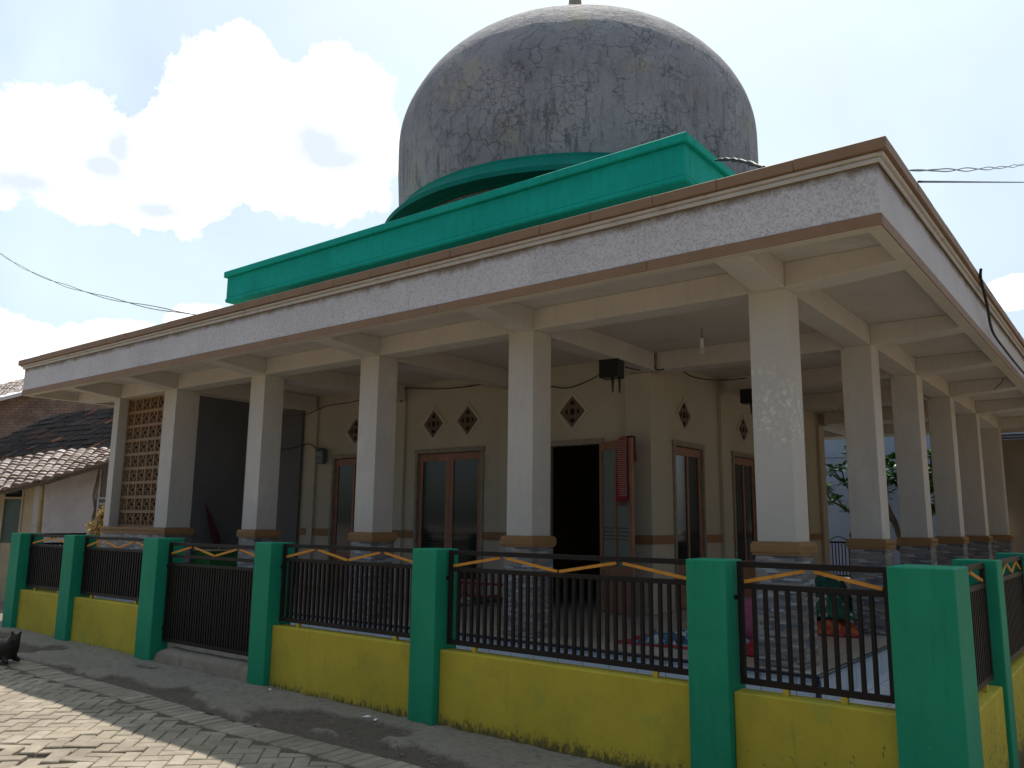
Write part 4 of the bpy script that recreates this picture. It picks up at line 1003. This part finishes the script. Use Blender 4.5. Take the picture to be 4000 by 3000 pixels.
# ------------------------------------------------------------------ neighbouring house on the left (local x to the right, y away)
RH = Vector((.79024, .612797, 0)); FH = Vector((-.612797, .79024, 0)); o0 = Vector((CAM.x, CAM.y, 0)) + RH * -10 + FH * 18
NH = tag(empty('village_house', o0, (0, 0, math.atan2(RH.y, RH.x))), 'old village house with clay tile roofs, patched plaster walls and bamboo woven panel', 'house')
def tiles(lo, hi, rows, cols, name, mat, tilt=.02, wob=.015, arc=.030):
    """lo(u), hi(u): points on the lower and upper edge for u in 0..1; each tile is one small bent shell"""
    m = MB(); rnd = random.Random(len(name) * 7 + rows)
    for c in range(cols):
        for r in range(rows):
            u0, u1 = c / cols, (c + 1) / cols; v0, v1 = r / rows, (r + 1.18) / rows; um = (u0 + u1) / 2
            P = lambda u, v: lo(u).lerp(hi(u), v)
            a, b, cc, d = P(u0, v0), P(u1, v0), P(u1, v1), P(u0, v1); nrm = (b - a).cross(d - a).normalized()
            if nrm.z < 0: nrm = -nrm
            if nrm.length < .5: nrm = Vector((0, -.4, .9))
            j = rnd.uniform(-wob, wob); vs = []
            for q, (s, t) in enumerate(((a, b), (d, cc))):
                for k in range(5):
                    f = k / 4; hgt = arc * math.sin(math.pi * f) if k else -.004; vs.append(s.lerp(t, f * .98) + nrm * (hgt + (tilt if q == 0 else 0) + j * (1 - q)))
            vs2 = [v - nrm * .018 for v in vs[:5]]
            m.add(vs + vs2, [(0, 1, 6, 5), (1, 2, 7, 6), (2, 3, 8, 7), (3, 4, 9, 8), (0, 10, 11, 1), (1, 11, 12, 2), (2, 12, 13, 3), (3, 13, 14, 4)], smooth=False)
    return m.build(name, mat, NH)
V3 = Vector
def pw(ks):
    def f(u):
        x = ks[0][0] + (ks[-1][0] - ks[0][0]) * u
        for a, b in zip(ks, ks[1:]):
            if x <= b[0] + 1e-6: t = (x - a[0]) / (b[0] - a[0]); return V3((x, a[1] + (b[1] - a[1]) * t, a[2] + (b[2] - a[2]) * t))
        return V3(ks[-1])
    return f
loC = pw([(-3.2, -.55, 1.60), (-.84, -.5, 1.76), (.18, -.5, 2.03), (1.40, -.5, 2.41), (2.6, -.5, 2.72)])
hiC = pw([(-4.0, 1.0, 2.30), (-1.85, 1.0, 2.46), (-.47, 1.0, 2.73), (.67, 1.0, 2.80), (2.6, 1.0, 2.92)])
tiles(loC, hiC, 12, 27, 'roof', 'roof_light', arc=.05, tilt=.030, wob=.022)
loB = pw([(-3.0, 1.05, 2.40), (-.87, 1.05, 2.66), (.27, 1.05, 2.76), (1.5, 1.05, 2.85)])
hiB = pw([(-1.72, 2.4, 3.66), (-1.5, 2.4, 3.72), (-.79, 2.4, 3.83), (.16, 2.4, 3.92), (2.6, 2.4, 4.1)])
tiles(loB, hiB, 8, 44, 'roof', 'roof_dark', arc=.040, tilt=.012)
# eaves boards and walls
def evb(lo, dz, th, mat, name, n=14):
    m = MB()
    for i in range(n):
        a, b = lo(i / n), lo((i + 1) / n)
        m.add([(a.x, a.y + .02, a.z - .02), (b.x, b.y + .02, b.z - .02), (b.x, b.y + .02, b.z - .02 - dz), (a.x, a.y + .02, a.z - .02 - dz), (a.x, a.y + th, a.z - .01), (b.x, b.y + th, b.z - .01), (b.x, b.y + th, b.z - .02 - dz), (a.x, a.y + th, a.z - .02 - dz)],
              [(0, 1, 2, 3), (4, 5, 6, 7), (3, 2, 6, 7), (0, 1, 5, 4)])
    m.build(name, mat, NH)
evb(loC, .075, .05, 'timber', 'eaves_board')
m = MB(); m.prism([(-4.6, -.9), (-1.06, -.9), (-1.06, 1.80), (-4.6, 1.5)], 'y', .0, .15); m.build('wall', 'plaster_cream', NH)
m = MB(); m.prism([(-.61, -.9), (-.36, -.9), (-.39, 1.92), (-.61, 1.88)], 'y', .0, .15); m.build('wall', 'plaster_cream', NH)
m = MB(); m.prism([(-.355, -.9), (.90, -.9), (.90, 1.15), (.94, 1.4), (.88, 1.7), (.96, 2.30), (-.385, 1.95)], 'y', -.02, .15); m.build('wall', 'plaster_white', NH)
m = MB(); m.prism([(.90, -.9), (2.6, -.9), (2.6, 2.60), (.95, 2.30)], 'y', .05, .15); wp = m.build('woven_wall', 'bamboo_weave', NH)
m = MB(); m.box(.98, 1.02, .02, .05, .5, 2.28); m.box(1.02, 1.9, .02, .05, 1.62, 1.66); m.box(1.02, 1.9, .02, .05, 1.50, 1.54); m.build('wall_batten', 'plaster_white', wp)
dr = MB(); dr.box(-1.06, -1.02, -.02, .10, -.6, 1.80); dr.box(-.65, -.61, -.02, .10, -.6, 1.84); dr.box(-1.02, -.65, -.02, .10, 1.60, 1.645); dr.box(-1.02, -.65, .0, .08, .60, .66); dr.box(-1.02, -.65, .0, .08, -.6, .60)
dd = dr.build('door', 'plaster_cream', NH)
for z0, z1, mt in ((1.646, 1.82, 'dark_glass'), (.661, 1.599, 'door_green')):
    q = MB(); q.box(-1.019, -.651, .03, .05, z0, z1); q.build('glass_pane', mt, dd)
# closed body under the roofs, brick gable behind, upper roof
m = MB(); m.box(-4.6, 2.6, .16, 2.4, -.9, 1.62); m.build('wall', 'plaster_cream', NH)
m = MB(); m.prism([(-9.0, -.9), (6.0, -.9), (6.0, 4.55), (-1.2, 4.50), (-4.6, 4.78), (-9.0, 4.3)], 'y', 6.0, 6.2); m.build('brick_gable', 'red_brick', NH)
loA = pw([(-9.5, 5.5, 4.28), (-5.17, 5.6, 4.60), (-4.55, 5.6, 4.78), (-4.0, 5.6, 4.92)]); hiA = pw([(-9.5, 8.0, 4.9), (-6.5, 8.0, 5.38), (-5.9, 8.0, 5.56), (-5.3, 8.0, 5.70)])
tiles(loA, hiA, 10, 28, 'roof', 'roof_light', arc=.04)
evb(loA, .10, .05, 'plaster_white', 'eaves_board')
m = MB(); m.tube([(.01, -.42, -.6), (.03, -.42, .9), (.0, -.42, 1.99)], [.048, .045, .042], 12)
for z in (-.1, .45, 1.0, 1.55): m.tube([(.02, -.42, z), (.02, -.42, z + .02)], .053, 12)
m.build('bamboo_post', 'bamboo', NH)
m = MB(); m.tube([(.08, -.45, 1.95), (.38, -.62, 2.02)], [.05, .06], 10); m.tube([(-.30, -.45, 1.86), (-.05, -.45, 1.95)], [.03, .035], 8); m.build('rafter_end', 'timber', NH)
def straw():
    m = MB(); rnd = random.Random(2); c = o0 + RH * 1.66 + FH * -1.45
    for k in range(800):
        h = rnd.random() ** .8; a = rnd.uniform(0, 6.28); rr = (1 - h) * .45 + .05; p = V3((c.x + rr * math.cos(a) * rnd.random() + RH.x * h * .25, c.y + rr * math.sin(a) * rnd.random() + RH.y * h * .25,   .5 + h * .86))
        d = V3((rnd.uniform(-1, 1), rnd.uniform(-1, 1), rnd.uniform(-.3, .9))).normalized() * rnd.uniform(.08, .20); w = V3((rnd.uniform(-1, 1), rnd.uniform(-1, 1), 0)).normalized() * .013
        b = V3((0, 0, rnd.uniform(-.03, .03))); m.add([p - w, p + w, p + d * .5 + w + b, p + d * .5 - w + b, p + d], [(0, 1, 2, 3), (3, 2, 4)])
    m.box(c.x - .3, c.x + .3, c.y - .3, c.y + .3, -.6, .52)
    tag(m.build('straw_heap', 'straw', None, origin=(c.x, c.y, -.55)), 'heap of sunlit yellow dry straw beside the left end of the mosque', 'straw')
straw()

# ------------------------------------------------------------------ cat lying on the lane
def cat():
    base = V3((-8.62, -2.78, gz(-8.8) + .03)); K = 1.30
    rt = V3((.79, .61, 0)); fw = V3((.61, -.79, 0))     # right in the picture, towards the viewer
    def P(a, b, z): return base + rt * a * K + fw * b * K + V3((0, 0, z * K))
    pts = [((-.34, .0, .075), .070), ((-.22, .0, .10), .088), ((-.10, .01, .105), .085), ((-.01, .02, .115), .072), ((.020, .03, .160), .050), ((.045, .05, .212), .058), ((.062, .095, .198), .034),   # body, neck, head, muzzle
           ((-.02, .09, .035), .026), ((.05, .14, .022), .020), ((.0, -.05, .035), .026), ((.07, -.02, .020), .019), ((-.26, .09, .05), .048), ((-.16, .14, .022), .022), ((-.28, -.08, .05), .045),
           ((-.42, .06, .035), .022), ((-.36, .17, .022), .017), ((-.22, .20, .02), .013),
           ((.018, .050, .258), .020), ((.006, .048, .292), .006), ((.078, .050, .256), .020), ((.092, .046, .290), .006)]
    ed = [(0, 1), (1, 2), (2, 3), (3, 4), (4, 5), (5, 6), (3, 7), (7, 8), (3, 9), (9, 10), (0, 11), (11, 12), (0, 13), (0, 14), (14, 15), (15, 16), (5, 17), (17, 18), (5, 19), (19, 20)]
    me = bpy.data.meshes.new('cat'); me.from_pydata([P(*p) - base for p, r in pts], ed, []); o = bpy.data.objects.new('cat', me); COL.objects.link(o); o.location = base
    me.materials.append(MATS['cat_fur']); sk = o.modifiers.new('skin', 'SKIN'); sk.use_smooth_shade = True
    for i, (p, r) in enumerate(pts): me.skin_vertices[0].data[i].radius = (r * K, r * K); me.skin_vertices[0].data[i].use_root = (i == 1)
    o.modifiers.new('sub', 'SUBSURF').levels = 2; o.modifiers['sub'].render_levels = 2
    tag(o, 'black cat lying on the shaded paving at the left, head raised', 'cat')
    for s in (-.018, .020):
        m = MB(); c = P(.052 + s * 1.1, .105, .222); m.lathe([(0, -.006), (.006, 0), (0, .006)], (0, 0), 8); m.build('eye', 'eye', o, loc=c - base)
cat()
# paper scraps and small stones against the wall foot
rnd = random.Random(11)
for i, (x, y, s, rz, tail) in enumerate(((-5.05, -1.66, .035, .3, 'standing by the post right of the gate'), (-4.80, -1.72, .040, 1.2, 'lying flat below the yellow wall'), (-3.42, -1.78, .045, .5, 'beside the second post from the corner'), (-3.28, -1.80, .030, 2.1, 'smallest of those by the second green post'), (-7.66, -1.98, .016, 2.1, 'near the large post left of the gate'))):
    m = MB(); k = s; z = gz(x) + .045
    m.add([(-k, -k * .5, 0), (k, -k * .4, .004), (k * .8, k * .5, .002), (-k * .7, k * .6, .0), (k * .2, k * .1, k * .35)], [(0, 1, 4), (1, 2, 4), (2, 3, 4), (3, 0, 4)])
    tag(m.build('paper_scrap', 'paper', None, loc=(x, y, z), rot=(0, 0, rz)), 'white paper scrap ' + tail, 'litter', 'paper scraps on the ground')
m = MB()
for k in range(420):
    x = rnd.uniform(-12, 3); y = rnd.choice((rnd.gauss(-1.75, .07), rnd.uniform(-2.5, -1.7), rnd.gauss(-2.35, .12))); s = rnd.uniform(.004, .016) * (1 if rnd.random() < .93 else 1.8); z = gz(x) + .03 + s * .3
    vs = [V3((rnd.gauss(0, 1), rnd.gauss(0, 1), rnd.gauss(0, 1))).normalized() * s for _ in range(6)]
    d = [V3((1, 0, 0)), V3((-1, 0, 0)), V3((0, 1, 0)), V3((0, -1, 0)), V3((0, 0, .7)), V3((0, 0, -.7))]
    vs = [q * s * rnd.uniform(.7, 1.2) + V3((x, y, z)) for q in d]; m.add(vs, [(0, 2, 4), (2, 1, 4), (1, 3, 4), (3, 0, 4), (2, 0, 5), (1, 2, 5), (3, 1, 5), (0, 3, 5)])
tag(m.build('gravel', 'stone_bit'), 'loose grit and pebbles scattered along the foot of the wall', 'gravel', kind='stuff')

# ------------------------------------------------------------------ across the lane (behind the viewer): houses and trees that shade and reflect
def far_house(x0, x1, y0, h, label):
    e = tag(empty('lane_house', ((x0 + x1) / 2, y0, -.7)), label, 'house'); w = (x1 - x0) / 2
    m = MB(); m.box(-w, w, -5, 0, 0, h); m.build('wall', 'plaster_cream', e)
    m = MB(); m.prism([(-6, h - .1), (.9, h - .2), (-2.5, h + 2.0)], 'x', -w - .5, w + .5); m.build('roof', 'roof_dark', e)
far_house(-15, -5.5, -11.2, 3.4, 'cream village house across the lane, left part'); far_house(-4.8, 7, -11.6, 3.8, 'cream village house across the lane, opposite the corner')

def lane_tree(x, y, h, r, seed, label):
    T = tag(empty('mango_tree', (x, y, -.7)), label, 'tree', None); rnd = random.Random(seed); tr = MB()
    tr.tube([(0, 0, 0), (.1, 0, h * .25), (.0, .1, h * .5)], [.22, .17, .12], 10)
    for k in range(7):
        a = k * .9 + rnd.random(); e = Vector((math.cos(a) * r * .65, math.sin(a) * r * .65, h * rnd.uniform(.55, .85))); b = Vector((.05, .05, h * rnd.uniform(.25, .45))); tr.tube([b, b.lerp(e, .5) + Vector((0, 0, .3)), e], [.09, .06, .02], 7)
    tr.build('trunk', 'bark', T); m = MB()
    cl = []
    for k in range(46):
        v = Vector((rnd.gauss(0, 1), rnd.gauss(0, 1), rnd.gauss(0, .8))).normalized() * rnd.uniform(.45, 1); cl.append(Vector((v.x * r * .8, v.y * r * .8, h * .62 + v.z * h * .32)))
    for c in cl:
        for k in range(95):
            q = c + Vector((rnd.gauss(0, .42), rnd.gauss(0, .42), rnd.gauss(0, .32))) * (r / 2.6); d = Vector((rnd.uniform(-1, 1), rnd.uniform(-1, 1), rnd.uniform(-.8, .3))).normalized(); w = d.cross(Vector((rnd.uniform(-1, 1), rnd.uniform(-1, 1), 1))).normalized(); l = rnd.uniform(.16, .30)
            m.add([q, q + d * l * .5 + w * l * .22, q + d * l, q + d * l * .5 - w * l * .22], [(0, 1, 2, 3)])
    m.build('leaves', 'leaf', T)
lane_tree(-13.0, -11.4, 6.0, 2.6, 1, 'leafy tree across the lane, far left'); lane_tree(-8.2, -11.8, 6.8, 2.7, 2, 'broad leafy tree across the lane facing the gate')
lane_tree(-3.0, -12.0, 7.0, 2.7, 3, 'tall leafy tree across the lane facing the open door'); lane_tree(3.6, -13.0, 6.4, 2.7, 4, 'leafy tree across the lane behind the viewer')

# unseen house added beyond the right-hand fence to darken the rear veranda
e = tag(empty('side_shade_house', (8.6, 10.2, -.7)), 'unseen two-storey house added beyond the right-hand fence to darken the rear veranda', 'house')
m = MB(); m.box(-3.2, 3.0, -6.2, 9.0, 0, 6.4); m.build('wall', 'plaster_cream', e)
m = MB(); m.prism([(-3.7, 6.35), (3.5, 6.35), (0, 8.0)], 'y', -6.7, 9.5); m.build('roof', 'roof_dark', e)
for yy in (-4.6, -1.4, 1.8, 5.0):
    for zz in (1.4, 4.4):
        m = MB(); m.box(-3.26, -3.205, yy, yy + 1.3, zz, zz + 1.2); w_ = m.build('window', 'wood', e)
        m = MB(); m.box(-3.275, -3.262, yy + .08, yy + 1.22, zz + .08, zz + 1.12); m.build('pane', 'dark_glass', w_)

lane_tree(0.4, -11.9, 8.4, 2.8, 6, 'unseen leafy tree added across the lane to darken the columns, opposite the corner post'); lane_tree(9.0, -9.5, 8.0, 3.0, 7, 'unseen leafy tree added at the far right end of the lane for shade')  # two extra trees out of view, added to darken the side column fronts
